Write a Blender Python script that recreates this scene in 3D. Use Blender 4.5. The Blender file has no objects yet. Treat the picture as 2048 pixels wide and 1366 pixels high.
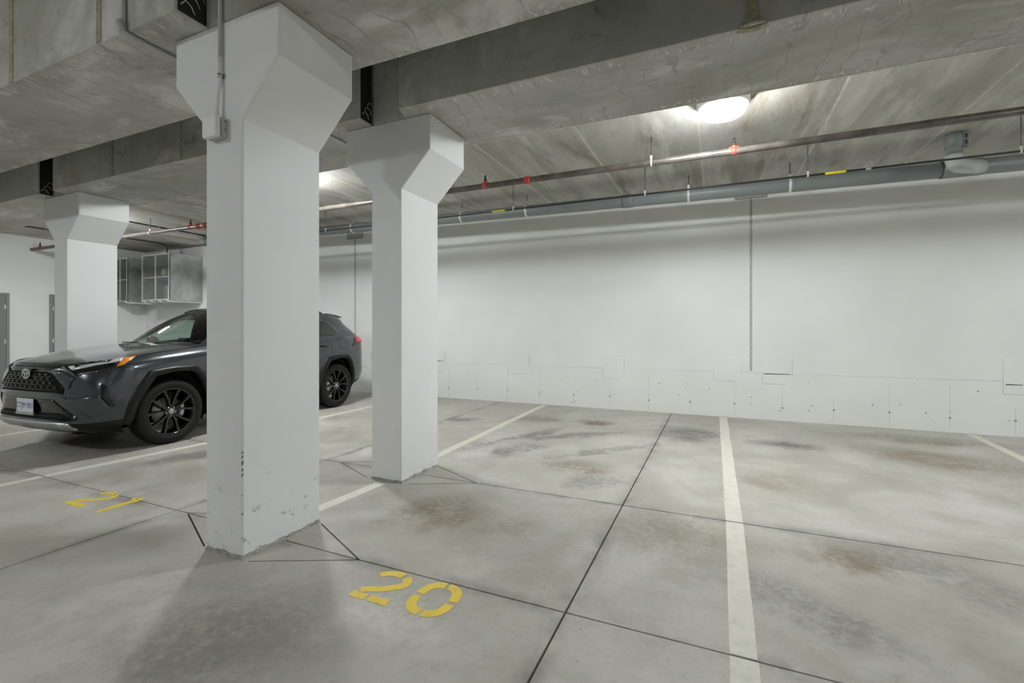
import bpy, bmesh, math, random
from mathutils import Vector, Matrix
from mathutils.geometry import delaunay_2d_cdt
from mathutils.bvhtree import BVHTree

random.seed(7)
SC = bpy.context.scene
COL = SC.collection
PI = math.pi

# ------------------------------------------------------------------ camera, world, exposure
cam_d = bpy.data.cameras.new('camera')
cam = bpy.data.objects.new('camera', cam_d)
COL.objects.link(cam)
SC.camera = cam
cam.location = (0, 0, 1.31)
cam.rotation_euler = (PI / 2, 0, math.radians(23.78))
cam_d.sensor_width = 36.0
cam_d.lens = 36.0 * 927.2 / 2048
cam_d.shift_y = -23.4 / 2048
cam_d.clip_start = 0.02

world = bpy.data.worlds.new('world')
SC.world = world
world.use_nodes = True
world.node_tree.nodes['Background'].inputs[0].default_value = (0.9, 0.95, 1.0, 1)
world.node_tree.nodes['Background'].inputs[1].default_value = 0.05

SC.view_settings.view_transform = 'Standard'
SC.view_settings.look = 'None'
SC.view_settings.gamma = 1.0
SC.view_settings.use_curve_mapping = False
SC.view_settings.exposure = 0.17
SC.cycles.max_bounces = 8
SC.cycles.diffuse_bounces = 4
SC.cycles.glossy_bounces = 3
SC.cycles.transmission_bounces = 4
SC.cycles.sample_clamp_indirect = 6.0
SC.cycles.use_adaptive_sampling = True
SC.cycles.adaptive_threshold = 0.08
SC.cycles.caustics_reflective = False
SC.cycles.caustics_refractive = False

LAMP_STRENGTH = 205.0       # emission of the round ceiling light diffusers
LAMP_COLOR = (0.97, 1.0, 1.0)

# ------------------------------------------------------------------ node helpers
class NT:
    def __init__(self, name):
        self.m = bpy.data.materials.new(name)
        self.m.use_nodes = True
        self.t = self.m.node_tree
        self.b = self.t.nodes['Principled BSDF']
        self.pos = None
    def n(self, kind, **kw):
        nd = self.t.nodes.new(kind)
        for k, v in kw.items():
            setattr(nd, k, v)
        return nd
    def l(self, a, b):
        self.t.links.new(a, b)
    def P(self):
        if self.pos is None:
            self.pos = self.n('ShaderNodeNewGeometry').outputs['Position']
        return self.pos
    def mapv(self, scale=(1, 1, 1), loc=(0, 0, 0), rot=(0, 0, 0), src=None):
        m = self.n('ShaderNodeMapping')
        m.inputs['Scale'].default_value = scale
        m.inputs['Location'].default_value = loc
        m.inputs['Rotation'].default_value = rot
        self.l(src or self.P(), m.inputs['Vector'])
        return m.outputs[0]
    def noise(self, scale=1.0, detail=4, rough=0.55, vec=None, dist=0.0):
        nd = self.n('ShaderNodeTexNoise')
        nd.inputs['Scale'].default_value = scale
        nd.inputs['Detail'].default_value = detail
        nd.inputs['Roughness'].default_value = rough
        nd.inputs['Distortion'].default_value = dist
        self.l(vec or self.P(), nd.inputs['Vector'])
        return nd.outputs['Fac']
    def ramp(self, fac, stops):
        r = self.n('ShaderNodeValToRGB')
        e = r.color_ramp.elements
        while len(e) < len(stops):
            e.new(0.5)
        for i, (p, c) in enumerate(stops):
            e[i].position = p
            e[i].color = c if len(c) == 4 else (*c, 1)
        self.l(fac, r.inputs['Fac'])
        return r.outputs['Color']
    def rampf(self, fac, a, b, lo=0.0, hi=1.0):
        m = self.n('ShaderNodeMapRange')
        m.interpolation_type = 'SMOOTHSTEP'
        m.inputs['From Min'].default_value = a
        m.inputs['From Max'].default_value = b
        m.inputs['To Min'].default_value = lo
        m.inputs['To Max'].default_value = hi
        self.l(fac, m.inputs['Value'])
        return m.outputs[0]
    def math(self, op, a, b=None):
        m = self.n('ShaderNodeMath', operation=op)
        for i, v in enumerate((a, b)):
            if v is None:
                continue
            if isinstance(v, (int, float)):
                m.inputs[i].default_value = v
            else:
                self.l(v, m.inputs[i])
        return m.outputs[0]
    def mix(self, fac, a, b, mode='MIX'):
        m = self.n('ShaderNodeMix', data_type='RGBA', blend_type=mode)
        if isinstance(fac, (int, float)):
            m.inputs[0].default_value = fac
        else:
            self.l(fac, m.inputs[0])
        for i, v in ((6, a), (7, b)):
            if isinstance(v, tuple):
                m.inputs[i].default_value = v if len(v) == 4 else (*v, 1)
            else:
                self.l(v, m.inputs[i])
        return m.outputs[2]
    def col(self, c):
        self.l(c, self.b.inputs['Base Color'])
    def bump(self, h, strength=0.2, dist=0.01):
        bp = self.n('ShaderNodeBump')
        bp.inputs['Strength'].default_value = strength
        bp.inputs['Distance'].default_value = dist
        self.l(h, bp.inputs['Height'])
        self.l(bp.outputs[0], self.b.inputs['Normal'])
    def xyz(self):
        s = self.n('ShaderNodeSeparateXYZ')
        self.l(self.P(), s.inputs[0])
        return s.outputs
    def blob(self, x, y, rx, ry, rot, warp, soft=0.55, axes='XY'):
        """0..1 mask of a stain with a ragged outline, in world metres"""
        cs, sn = math.cos(rot), math.sin(rot)
        mp = self.n('ShaderNodeMapping')
        mp.vector_type = 'TEXTURE'
        mp.inputs['Location'].default_value = (x, y, 0)
        mp.inputs['Rotation'].default_value = (0, 0, rot)
        mp.inputs['Scale'].default_value = (rx, ry, 1e3)
        self.l(warp, mp.inputs['Vector'])
        ln = self.n('ShaderNodeVectorMath', operation='LENGTH')
        self.l(mp.outputs[0], ln.inputs[0])
        return self.rampf(ln.outputs['Value'], 1.0, 1.0 - soft)

def simple(name, col, rough=0.5, metal=0.0, spec=0.5, coat=0.0, emit=None, alpha=None, trans=0.0, noise=0.0, nscale=30):
    t = NT(name)
    b = t.b
    b.inputs['Base Color'].default_value = (*col, 1)
    b.inputs['Roughness'].default_value = rough
    b.inputs['Metallic'].default_value = metal
    b.inputs['Specular IOR Level'].default_value = spec
    b.inputs['Coat Weight'].default_value = coat
    b.inputs['Coat Roughness'].default_value = 0.04
    b.inputs['Transmission Weight'].default_value = trans
    if emit:
        b.inputs['Emission Color'].default_value = (*emit[0], 1)
        b.inputs['Emission Strength'].default_value = emit[1]
    if noise:
        f = t.noise(nscale, 3)
        c = t.mix(t.rampf(f, 0.3, 0.7), tuple(v * (1 - noise) for v in col), tuple(min(1, v * (1 + noise)) for v in col))
        t.col(c)
    return t.m

# ------------------------------------------------------------------ mesh helpers
class MB:
    def __init__(self):
        self.v, self.f, self.s = [], [], []
    def add(self, vs, fs, smooth=False):
        o = len(self.v)
        self.v += [tuple(p) for p in vs]
        self.f += [tuple(i + o for i in q) for q in fs]
        self.s += [smooth] * len(fs)
        return self
    def box(self, x0, x1, y0, y1, z0, z1):
        vs = [(x, y, z) for z in (z0, z1) for y in (y0, y1) for x in (x0, x1)]
        return self.add(vs, [(0, 2, 3, 1), (4, 5, 7, 6), (0, 1, 5, 4), (2, 6, 7, 3), (0, 4, 6, 2), (1, 3, 7, 5)])
    def prism(self, poly, a, b, axis='y'):
        """poly = list of 2D points; extruded from a to b along axis"""
        def mk(p, t):
            if axis == 'y': return (p[0], t, p[1])
            if axis == 'x': return (t, p[0], p[1])
            return (p[0], p[1], t)
        n = len(poly)
        vs = [mk(p, a) for p in poly] + [mk(p, b) for p in poly]
        fs = [tuple(range(n))[::-1], tuple(range(n, 2 * n))]
        fs += [(i, (i + 1) % n, (i + 1) % n + n, i + n) for i in range(n)]
        return self.add(vs, fs)
    def tube(self, pts, r, seg=12, caps=True, smooth=True):
        pts = [Vector(p) for p in pts]
        rs = r if isinstance(r, (list, tuple)) else [r] * len(pts)
        up = None
        vs, fs = [], []
        for i, p in enumerate(pts):
            if i == 0: d = pts[1] - p
            elif i == len(pts) - 1: d = p - pts[i - 1]
            else: d = (pts[i + 1] - p).normalized() + (p - pts[i - 1]).normalized()
            d.normalize()
            if up is None:
                up = Vector((0, 0, 1)) if abs(d.z) < 0.9 else Vector((1, 0, 0))
            a = up.cross(d)
            if a.length < 1e-5: a = Vector((1, 0, 0)).cross(d)
            a.normalize()
            b = d.cross(a)
            up = b
            for k in range(seg):
                t = 2 * PI * k / seg
                vs.append(p + (a * math.cos(t) + b * math.sin(t)) * rs[i])
        for i in range(len(pts) - 1):
            for k in range(seg):
                k2 = (k + 1) % seg
                fs.append((i * seg + k, i * seg + k2, (i + 1) * seg + k2, (i + 1) * seg + k))
        self.add(vs, fs, smooth)
        if caps:
            o = len(self.v) - len(vs)
            self.f.append(tuple(o + k for k in range(seg))[::-1]); self.s.append(False)
            e = o + (len(pts) - 1) * seg
            self.f.append(tuple(e + k for k in range(seg))); self.s.append(False)
        return self
    def lathe(self, prof, c=(0, 0, 0), axis='z', seg=24, smooth=True, close=False):
        """prof = [(r, h)...] revolved about axis through c"""
        vs, fs = [], []
        for r, h in prof:
            for k in range(seg):
                t = 2 * PI * k / seg
                a, b = r * math.cos(t), r * math.sin(t)
                if axis == 'z': p = (c[0] + a, c[1] + b, c[2] + h)
                elif axis == 'y': p = (c[0] + a, c[1] + h, c[2] + b)
                else: p = (c[0] + h, c[1] + a, c[2] + b)
                vs.append(p)
        n = len(prof)
        for i in range(n - 1 + (1 if close else 0)):
            j = (i + 1) % n
            for k in range(seg):
                k2 = (k + 1) % seg
                fs.append((i * seg + k, i * seg + k2, j * seg + k2, j * seg + k))
        self.add(vs, fs, smooth)
        if not close:
            o = len(self.v) - len(vs)
            if prof[0][0] > 1e-4:
                self.f.append(tuple(o + k for k in range(seg))[::-1]); self.s.append(False)
            if prof[-1][0] > 1e-4:
                self.f.append(tuple(o + (n - 1) * seg + k for k in range(seg))); self.s.append(False)
        return self
    def mesh(self, name):
        me = bpy.data.meshes.new(name)
        me.from_pydata(self.v, [], self.f)
        me.polygons.foreach_set('use_smooth', self.s)
        bm = bmesh.new()
        bm.from_mesh(me)
        bmesh.ops.remove_doubles(bm, verts=bm.verts, dist=1e-6)
        loose = [v for v in bm.verts if not v.link_faces]
        if loose: bmesh.ops.delete(bm, geom=loose, context='VERTS')
        bmesh.ops.recalc_face_normals(bm, faces=bm.faces)
        bm.to_mesh(me)
        bm.free()
        return me
    def build(self, name, mat, parent=None, bevel=0.0, bseg=2):
        o = bpy.data.objects.new(name, self.mesh(name))
        COL.objects.link(o)
        o.data.materials.append(mat)
        if parent is not None:
            o.parent = parent
        if bevel:
            md = o.modifiers.new('edge', 'BEVEL')
            md.width = bevel; md.segments = bseg; md.limit_method = 'ANGLE'; md.angle_limit = math.radians(40)
        return o

def tag(o, label=None, cat=None, group=None, kind=None):
    if label: o['label'] = label
    if cat: o['category'] = cat
    if group: o['group'] = group
    if kind: o['kind'] = kind
    return o

def empty(name, loc=(0, 0, 0), rz=0.0):
    o = bpy.data.objects.new(name, None)
    COL.objects.link(o)
    o.location = loc
    o.rotation_euler = (0, 0, rz)
    return o

def link(name, me, parent=None, loc=None):
    o = bpy.data.objects.new(name, me)
    COL.objects.link(o)
    if parent is not None: o.parent = parent
    if loc: o.location = loc
    return o

# ------------------------------------------------------------------ materials
# site geometry (metres): Y runs to the back wall, X along it, camera above the origin
WALL_Y, LEFT_X, RIGHT_X, FRONT_Y = 7.68, -14.5, 9.0, -8.0
SOFFIT, SLAB, HIGH = 3.11, 3.45, 4.02

def mat_floor():
    t = NT('floor_concrete')
    def rgbn(scale, detail, rough, dist=0.0):
        nd = t.n('ShaderNodeTexNoise'); nd.inputs['Scale'].default_value = scale; nd.inputs['Detail'].default_value = detail
        nd.inputs['Roughness'].default_value = rough; nd.inputs['Distortion'].default_value = dist
        t.l(t.P(), nd.inputs['Vector'])
        s_ = t.n('ShaderNodeSeparateColor'); t.l(nd.outputs['Color'], s_.inputs[0])
        return nd.outputs['Color'], s_.outputs
    _, A = rgbn(0.75, 5, 0.62, 0.6)
    nzc, B = rgbn(2.6, 5, 0.66, 0.3)
    _, D = rgbn(24, 3, 0.72)
    big, mid, fine, grit = A[0], B[0], D[0], D[1]
    c = t.ramp(big, [(0.3, (0.36, 0.338, 0.288)), (0.5, (0.48, 0.462, 0.415)), (0.72, (0.58, 0.567, 0.53))])
    c = t.mix(t.rampf(mid, 0.40, 0.68, 0, 0.65), c, (0.36, 0.335, 0.285), 'MIX')
    c = t.mix(t.rampf(A[1], 0.52, 0.72, 0, 0.4), c, (0.60, 0.595, 0.57))
    c = t.mix(t.rampf(fine, 0.52, 0.75, 0, 0.22), c, (0.22, 0.21, 0.19))
    c = t.mix(t.rampf(grit, 0.58, 0.72, 0, 0.22), c, (0.2, 0.19, 0.17))
    # ragged stains that lie on the slab, and a patch of painted shadow
    sub = t.n('ShaderNodeVectorMath', operation='SUBTRACT'); t.l(nzc, sub.inputs[0]); sub.inputs[1].default_value = (0.5, 0.5, 0.5)
    scl = t.n('ShaderNodeVectorMath', operation='SCALE'); t.l(sub.outputs[0], scl.inputs[0]); scl.inputs['Scale'].default_value = 0.55
    ad = t.n('ShaderNodeVectorMath', operation='ADD'); t.l(t.P(), ad.inputs[0]); t.l(scl.outputs[0], ad.inputs[1])
    warp = ad.outputs[0]
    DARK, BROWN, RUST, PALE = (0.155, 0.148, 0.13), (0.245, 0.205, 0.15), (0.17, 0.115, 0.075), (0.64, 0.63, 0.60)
    spots = [
        (0.70, 3.20, 0.26, 0.19, 0.2, BROWN, 0.6), (-2.05, 4.55, 0.55, 0.16, 1.05, DARK, 0.55), (-1.65, 5.55, 0.75, 0.15, 0.7, DARK, 0.5),
        (-0.30, 6.25, 0.50, 0.50, 0.2, DARK, 0.55), (-2.2, 5.2, 0.9, 0.10, 1.15, DARK, 0.5), (-1.1, 5.0, 0.8, 0.10, 0.8, DARK, 0.4), (-1.60, 6.45, 0.34, 0.20, 0.1, RUST, 0.65), (-2.45, 6.4, 0.42, 0.35, 0.4, BROWN, 0.5),
        (0.74, 6.1, 0.40, 0.28, 0.1, DARK, 0.55), (2.1, 6.0, 0.9, 0.45, -0.3, BROWN, 0.5), (2.2, 7.0, 1.0, 0.3, 0.0, BROWN, 0.45),
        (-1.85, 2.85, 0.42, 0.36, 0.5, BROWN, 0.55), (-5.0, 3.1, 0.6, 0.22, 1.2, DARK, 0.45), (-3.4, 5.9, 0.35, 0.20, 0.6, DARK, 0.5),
        (-1.2, 4.3, 0.45, 0.30, 0.2, BROWN, 0.5), (-0.95, 3.95, 0.30, 0.2, 0.3, DARK, 0.35), (-1.25, 2.8, 0.3, 0.25, 0, BROWN, 0.3),
        (-0.2, 3.1, 0.5, 0.35, 0.3, BROWN, 0.35), (0.35, 2.55, 0.5, 0.22, -0.6, DARK, 0.35), (1.1, 3.2, 0.7, 0.25, -0.5, DARK, 0.3),
        (0.5, 4.6, 0.4, 0.35, 0.1, BROWN, 0.3), (-1.9, 1.35, 0.55, 0.42, 0.5, DARK, 0.35), (-0.45, 3.35, 0.25, 0.3, 0, DARK, 0.25),  # middle patch paints the nearest column's shadow over speckled concrete
        (-1.4, 1.72, 0.30, 0.2, 0.2, PALE, 0.4), (-2.3, 4.25, 0.25, 0.16, 0.2, PALE, 0.6), (-3.4, 4.0, 0.3, 0.25, 0.2, PALE, 0.4),
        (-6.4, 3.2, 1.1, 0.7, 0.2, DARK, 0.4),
    ]
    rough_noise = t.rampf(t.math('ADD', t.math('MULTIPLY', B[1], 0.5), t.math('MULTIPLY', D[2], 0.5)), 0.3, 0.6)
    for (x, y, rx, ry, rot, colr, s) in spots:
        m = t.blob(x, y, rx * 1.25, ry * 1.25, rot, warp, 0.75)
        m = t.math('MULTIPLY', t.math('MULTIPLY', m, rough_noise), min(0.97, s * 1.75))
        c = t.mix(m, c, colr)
    # grime that has settled along the saw cuts
    xs = t.xyz()
    g = None
    for ax, v in ((0, -0.64), (1, 2.065), (1, 3.50), (0, -3.585)):
        d = t.math('ABSOLUTE', t.math('SUBTRACT', xs[ax], v))
        q = t.rampf(d, 0.10, 0.0, 0, 1)
        g = q if g is None else t.math('MAXIMUM', g, q)
    g = t.math('MULTIPLY', g, t.rampf(B[2], 0.4, 0.66, 0, 0.75))
    c = t.mix(g, c, (0.2, 0.195, 0.18))
    # small dark specks
    k = t.math('MULTIPLY', t.rampf(D[2], 0.68, 0.72), t.rampf(B[1], 0.55, 0.62, 0, 0.75))
    c = t.mix(k, c, (0.1, 0.095, 0.085))
    t.col(c)
    t.l(t.rampf(mid, 0.3, 0.75, 0.62, 0.36), t.b.inputs['Roughness'])
    t.b.inputs['Specular IOR Level'].default_value = 0.35
    return t.m

def mat_concrete(name, a, b, stain, stretch, dark=0.5, streak=0.5, pale=0.25, seed=0, edges=None):
    """bare cast concrete; stretch = direction in which form marks and stains run"""
    t = NT(name)
    v = t.mapv(scale=stretch, loc=(seed, seed * 1.7, seed * 0.6))
    n1 = t.n('ShaderNodeTexNoise'); n1.inputs['Scale'].default_value = 1.5; n1.inputs['Detail'].default_value = 5
    n1.inputs['Roughness'].default_value = 0.66; n1.inputs['Distortion'].default_value = 0.5
    t.l(v, n1.inputs['Vector'])
    ch = t.n('ShaderNodeSeparateColor'); t.l(n1.outputs['Color'], ch.inputs[0])
    big, st = ch.outputs[0], ch.outputs[1]
    n2 = t.n('ShaderNodeTexNoise'); n2.inputs['Scale'].default_value = 5.0; n2.inputs['Detail'].default_value = 4
    n2.inputs['Roughness'].default_value = 0.72; n2.inputs['Distortion'].default_value = 0.7
    t.l(v, n2.inputs['Vector'])
    ch2 = t.n('ShaderNodeSeparateColor'); t.l(n2.outputs['Color'], ch2.inputs[0])
    st2, fine = ch2.outputs[0], ch2.outputs[1]
    c = t.mix(t.rampf(big, 0.3, 0.7), a, b)
    c = t.mix(t.rampf(st, 0.47, 0.72, 0, streak), c, stain)
    c = t.mix(t.rampf(st2, 0.56, 0.76, 0, dark), c, tuple(x * 0.42 for x in a))
    c = t.mix(t.rampf(ch.outputs[2], 0.52, 0.68, 0, pale), c, tuple(min(1, x * 1.5) for x in b))
    c = t.mix(t.rampf(fine, 0.55, 0.8, 0, 0.25), c, tuple(x * 0.5 for x in a))
    if edges:
        xs = t.xyz()
        # pale fibre marks left along the arrises of the soffit
        g = None
        for ye in edges:
            q = t.rampf(t.math('ABSOLUTE', t.math('SUBTRACT', xs[1], ye)), 0.075, 0.01)
            g = q if g is None else t.math('MAXIMUM', g, q)
        g = t.math('MULTIPLY', g, t.rampf(xs[2], SOFFIT + 0.02, SOFFIT + 0.004))
        fb = t.noise(13, 3, 0.6, vec=t.mapv(scale=(1.6, 0.5, 1)), dist=1.5)
        c = t.mix(t.math('MULTIPLY', g, t.rampf(fb, 0.56, 0.63, 0, 0.75)), c, (0.74, 0.74, 0.70))
        # dark drip tracks that wander across the soffit
        wv = t.n('ShaderNodeTexWave'); wv.bands_direction = 'X'
        wv.inputs['Scale'].default_value = 1.7; wv.inputs['Distortion'].default_value = 7.0
        wv.inputs['Detail'].default_value = 3.0; wv.inputs['Detail Scale'].default_value = 1.3
        t.l(t.mapv(scale=(1, 0.8, 1)), wv.inputs['Vector'])
        ln = t.math('MULTIPLY', t.rampf(wv.outputs['Fac'], 0.982, 1.0, 0, 0.45), t.rampf(xs[2], SOFFIT + 0.02, SOFFIT + 0.004))
        c = t.mix(t.math('MULTIPLY', ln, t.rampf(big, 0.45, 0.58)), c, (0.2, 0.205, 0.195))
    t.col(c)
    t.b.inputs['Roughness'].default_value = 0.75
    t.b.inputs['Specular IOR Level'].default_value = 0.25
    return t.m

def mat_white(name, base=(0.87, 0.88, 0.865), chips=False):
    t = NT(name)
    big = t.noise(0.9, 2, 0.6)
    c = t.mix(t.rampf(big, 0.3, 0.75), tuple(x * 0.94 for x in base), base)
    xs = t.xyz()
    if chips:   # scuffs and chips where bumpers and carts have caught the painted corner
        low = t.rampf(xs[2], 0.62, 0.02, 0, 1)
        sc = t.rampf(t.noise(9, 4, 0.75, vec=t.mapv(scale=(1, 1, 1.6))), 0.57, 0.66)
        m = t.math('MULTIPLY', t.math('MULTIPLY', sc, low), t.rampf(big, 0.42, 0.58, 0, 0.8))
        c = t.mix(m, c, (0.34, 0.34, 0.33))
        # bare, ragged mortar at the very bottom
        edge = t.math('ADD', t.math('MULTIPLY', t.noise(14, 3, 0.7), 0.045), -0.006)
        m2 = t.rampf(t.math('SUBTRACT', xs[2], edge), 0.006, 0.0)
        c = t.mix(m2, c, (0.33, 0.33, 0.31))
    else:
        pass
    t.col(c)
    t.b.inputs['Roughness'].default_value = 0.55
    t.b.inputs['Specular IOR Level'].default_value = 0.3
    return t.m

M = {}
M['floor'] = mat_floor()
M['joint'] = simple('joint_dirt', (0.03, 0.03, 0.028), 0.9)
M['plank'] = mat_concrete('plank_concrete', (0.42, 0.41, 0.37), (0.58, 0.575, 0.535), (0.29, 0.26, 0.195), (1.6, 0.32, 1), 0.55, 0.95, 0.4, 3)
M['soffit'] = mat_concrete('beam_concrete', (0.385, 0.39, 0.365), (0.54, 0.545, 0.52), (0.33, 0.305, 0.24), (0.7, 1.2, 0.9), 0.6, 0.6, 0.6, 11, (3.16, 2.46, 1.68, 3.92))
M['high'] = mat_concrete('upper_concrete', (0.36, 0.36, 0.33), (0.44, 0.44, 0.41), (0.3, 0.27, 0.2), (1, 1, 1), 0.4, 0.4, 0.2, 21)
M['grout'] = simple('pale_grout', (0.62, 0.61, 0.55), 0.8, noise=0.15)
M['grout_dull'] = simple('tan_grout', (0.36, 0.325, 0.23), 0.85, noise=0.2)
M['white'] = mat_white('white_wall_paint')
M['column'] = mat_white('white_column_paint', (0.85, 0.855, 0.86), True)
M['patch'] = simple('white_patch_mortar', (0.86, 0.87, 0.855), 0.65, noise=0.03)
M['mortar'] = simple('grey_mortar', (0.36, 0.355, 0.34), 0.9, noise=0.25, nscale=20)
M['crack'] = simple('grey_crack', (0.30, 0.30, 0.29), 0.9)
M['hairline'] = simple('faint_grey_line', (0.60, 0.61, 0.60), 0.8)
M['sealant'] = simple('grey_sealant', (0.47, 0.48, 0.47), 0.7, noise=0.12)
M['line'] = None
def mat_paint(name, col, thin):
    t = NT(name)
    f = t.noise(11, 5, 0.75)
    f2 = f
    c = t.mix(t.rampf(f, 0.35, 0.8), col, tuple(x * 0.82 for x in col))
    m = t.math('ADD', t.rampf(t.math('ADD', t.math('MULTIPLY', f, 0.6), t.math('MULTIPLY', f2, 0.4)), thin, thin + 0.12, 0, 0.6), 0)
    c = t.mix(m, c, (0.42, 0.41, 0.38))
    t.col(c)
    t.b.inputs['Roughness'].default_value = 0.6
    return t.m
M['line'] = mat_paint('cream_line_paint', (0.70, 0.69, 0.60), 0.60)
M['yellow'] = mat_paint('yellow_stencil_paint', (0.84, 0.62, 0.08), 0.60)
M['steel'] = simple('galvanised_steel', (0.55, 0.56, 0.55), 0.38, 0.9)
M['rod'] = simple('threaded_rod', (0.12, 0.12, 0.12), 0.5, 0.7)
M['clip'] = simple('bright_clip', (0.78, 0.78, 0.74), 0.4, 0.4)
M['sprinkler'] = simple('sprinkler_pipe_steel', (0.13, 0.115, 0.10), 0.34, 0.35, noise=0.3, nscale=6)
M['red'] = simple('red_fitting', (0.55, 0.06, 0.04), 0.5)
M['black'] = simple('black_rubber', (0.018, 0.018, 0.018), 0.55)
M['blackpipe'] = simple('black_cable', (0.02, 0.02, 0.02), 0.45)
M['pvc'] = simple('grey_pvc', (0.215, 0.24, 0.24), 0.42, noise=0.05, nscale=5)
M['pvclight'] = simple('light_grey_pvc', (0.52, 0.54, 0.535), 0.4)
M['conduit'] = simple('grey_conduit', (0.50, 0.51, 0.51), 0.45)
M['yellowtag'] = simple('yellow_label', (0.80, 0.72, 0.03), 0.5)
M['lampbody'] = simple('white_lamp_body', (0.85, 0.85, 0.85), 0.4)
M['lampglow'] = simple('lamp_diffuser', (0.9, 0.9, 0.9), 0.4, emit=(LAMP_COLOR, LAMP_STRENGTH))
M['doorgrey'] = simple('grey_door_paint', (0.22, 0.225, 0.215), 0.45)
M['frame'] = simple('grey_frame_paint', (0.27, 0.275, 0.26), 0.45)
M['chrome'] = simple('chrome', (0.75, 0.76, 0.77), 0.12, 1.0)
M['dark'] = simple('dark_void', (0.02, 0.02, 0.02), 0.9)

# ------------------------------------------------------------------ floor: slab panels between saw cuts
def build_floor():
    base = MB().box(LEFT_X - 0.2, RIGHT_X + 0.2, FRONT_Y - 0.2, WALL_Y + 0.2, -0.25, -0.014).build('floor', M['joint'])
    tag(base, 'stained grey concrete parking floor with saw-cut joints', kind='structure')
    W = 0.0052
    segs = [((-0.64, FRONT_Y), (-0.64, WALL_Y)), ((-3.585, FRONT_Y), (-3.585, WALL_Y)),
            ((-1.86, 2.065), (RIGHT_X, 2.065)), ((-1.87, 3.50), (RIGHT_X, 3.50)),
            ((LEFT_X, 2.10), (-3.46, 2.10)), ((LEFT_X, 3.51), (-3.40, 3.51)),
            ((-1.86, 2.065), (-2.44, 2.345)), ((-1.86, 2.065), (-2.44, 2.07)), ((-1.86, 2.065), (-2.42, 1.80)),
            ((-3.46, 2.10), (-2.84, 1.82)), ((-3.46, 2.10), (-2.84, 2.09)), ((-3.46, 2.10), (-2.84, 2.34)),
            ((-1.87, 3.50), (-2.44, 3.79)), ((-1.87, 3.50), (-2.44, 3.51)), ((-1.87, 3.50), (-2.40, 3.25)),
            ((-3.40, 3.51), (-2.84, 3.25)), ((-3.40, 3.51), (-2.84, 3.53)), ((-3.40, 3.51), (-2.84, 3.79)),
            # the cuts stop at the columns; close the corners so the small wedges are panels of their own
            ((-2.44, 2.345), (-2.44, 2.07)), ((-2.44, 2.07), (-2.42, 1.80))]
    segs = segs[:18]
    vs, fs = [], []
    def quad(p, q, w):
        p, q = Vector(p), Vector(q)
        d = (q - p).normalized(); n = Vector((-d.y, d.x)) * w
        p2, q2 = p - d * w, q + d * w
        i = len(vs)
        vs.extend([p2 - n, q2 - n, q2 + n, p2 + n])
        fs.append([i, i + 1, i + 2, i + 3])
    quad((LEFT_X, 0), (LEFT_X, 0.001), 0.0) if False else None
    i = 0
    vs.extend([Vector((LEFT_X, FRONT_Y)), Vector((RIGHT_X, FRONT_Y)), Vector((RIGHT_X, WALL_Y)), Vector((LEFT_X, WALL_Y))])
    fs.append([0, 1, 2, 3])
    for p, q in segs:
        quad(p, q, W)
    ov, oe, of, _, _, off = delaunay_2d_cdt(vs, [], fs, 2, 1e-5)
    keep = [f for f, src in zip(of, off) if src == [0] or (0 in src and len(src) == 1)]
    # flood fill into panels
    emap = {}
    for i, f in enumerate(keep):
        for a, b in zip(f, list(f[1:]) + [f[0]]):
            emap.setdefault((min(a, b), max(a, b)), []).append(i)
    seen, groups = set(), []
    adj = {i: set() for i in range(len(keep))}
    for e, l in emap.items():
        if len(l) == 2:
            adj[l[0]].add(l[1]); adj[l[1]].add(l[0])
    for i in range(len(keep)):
        if i in seen: continue
        st, g = [i], []
        seen.add(i)
        while st:
            j = st.pop(); g.append(j)
            for k in adj[j]:
                if k not in seen:
                    seen.add(k); st.append(k)
        groups.append(g)
    for g in groups:
        bm = bmesh.new()
        vm = {}
        faces = []
        for i in g:
            idx = keep[i]
            for a in idx:
                if a not in vm:
                    vm[a] = bm.verts.new((ov[a].x, ov[a].y, 0.0))
            faces.append(bm.faces.new([vm[a] for a in idx]))
        bmesh.ops.recalc_face_normals(bm, faces=bm.faces)
        if bm.faces[:][0].normal.z < 0:
            bmesh.ops.reverse_faces(bm, faces=bm.faces)
        bd = [e for e in bm.edges if len(e.link_faces) == 1]
        r = bmesh.ops.extrude_edge_only(bm, edges=bd)
        for v in [v for v in r['geom'] if isinstance(v, bmesh.types.BMVert)]:
            v.co.z = -0.02
        bmesh.ops.recalc_face_normals(bm, faces=bm.faces)
        me = bpy.data.meshes.new('floor_panel')
        bm.to_mesh(me); bm.free()
        me.materials.append(M['floor'])
        link('floor_panel', me, base)
    return base
build_floor()

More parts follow.
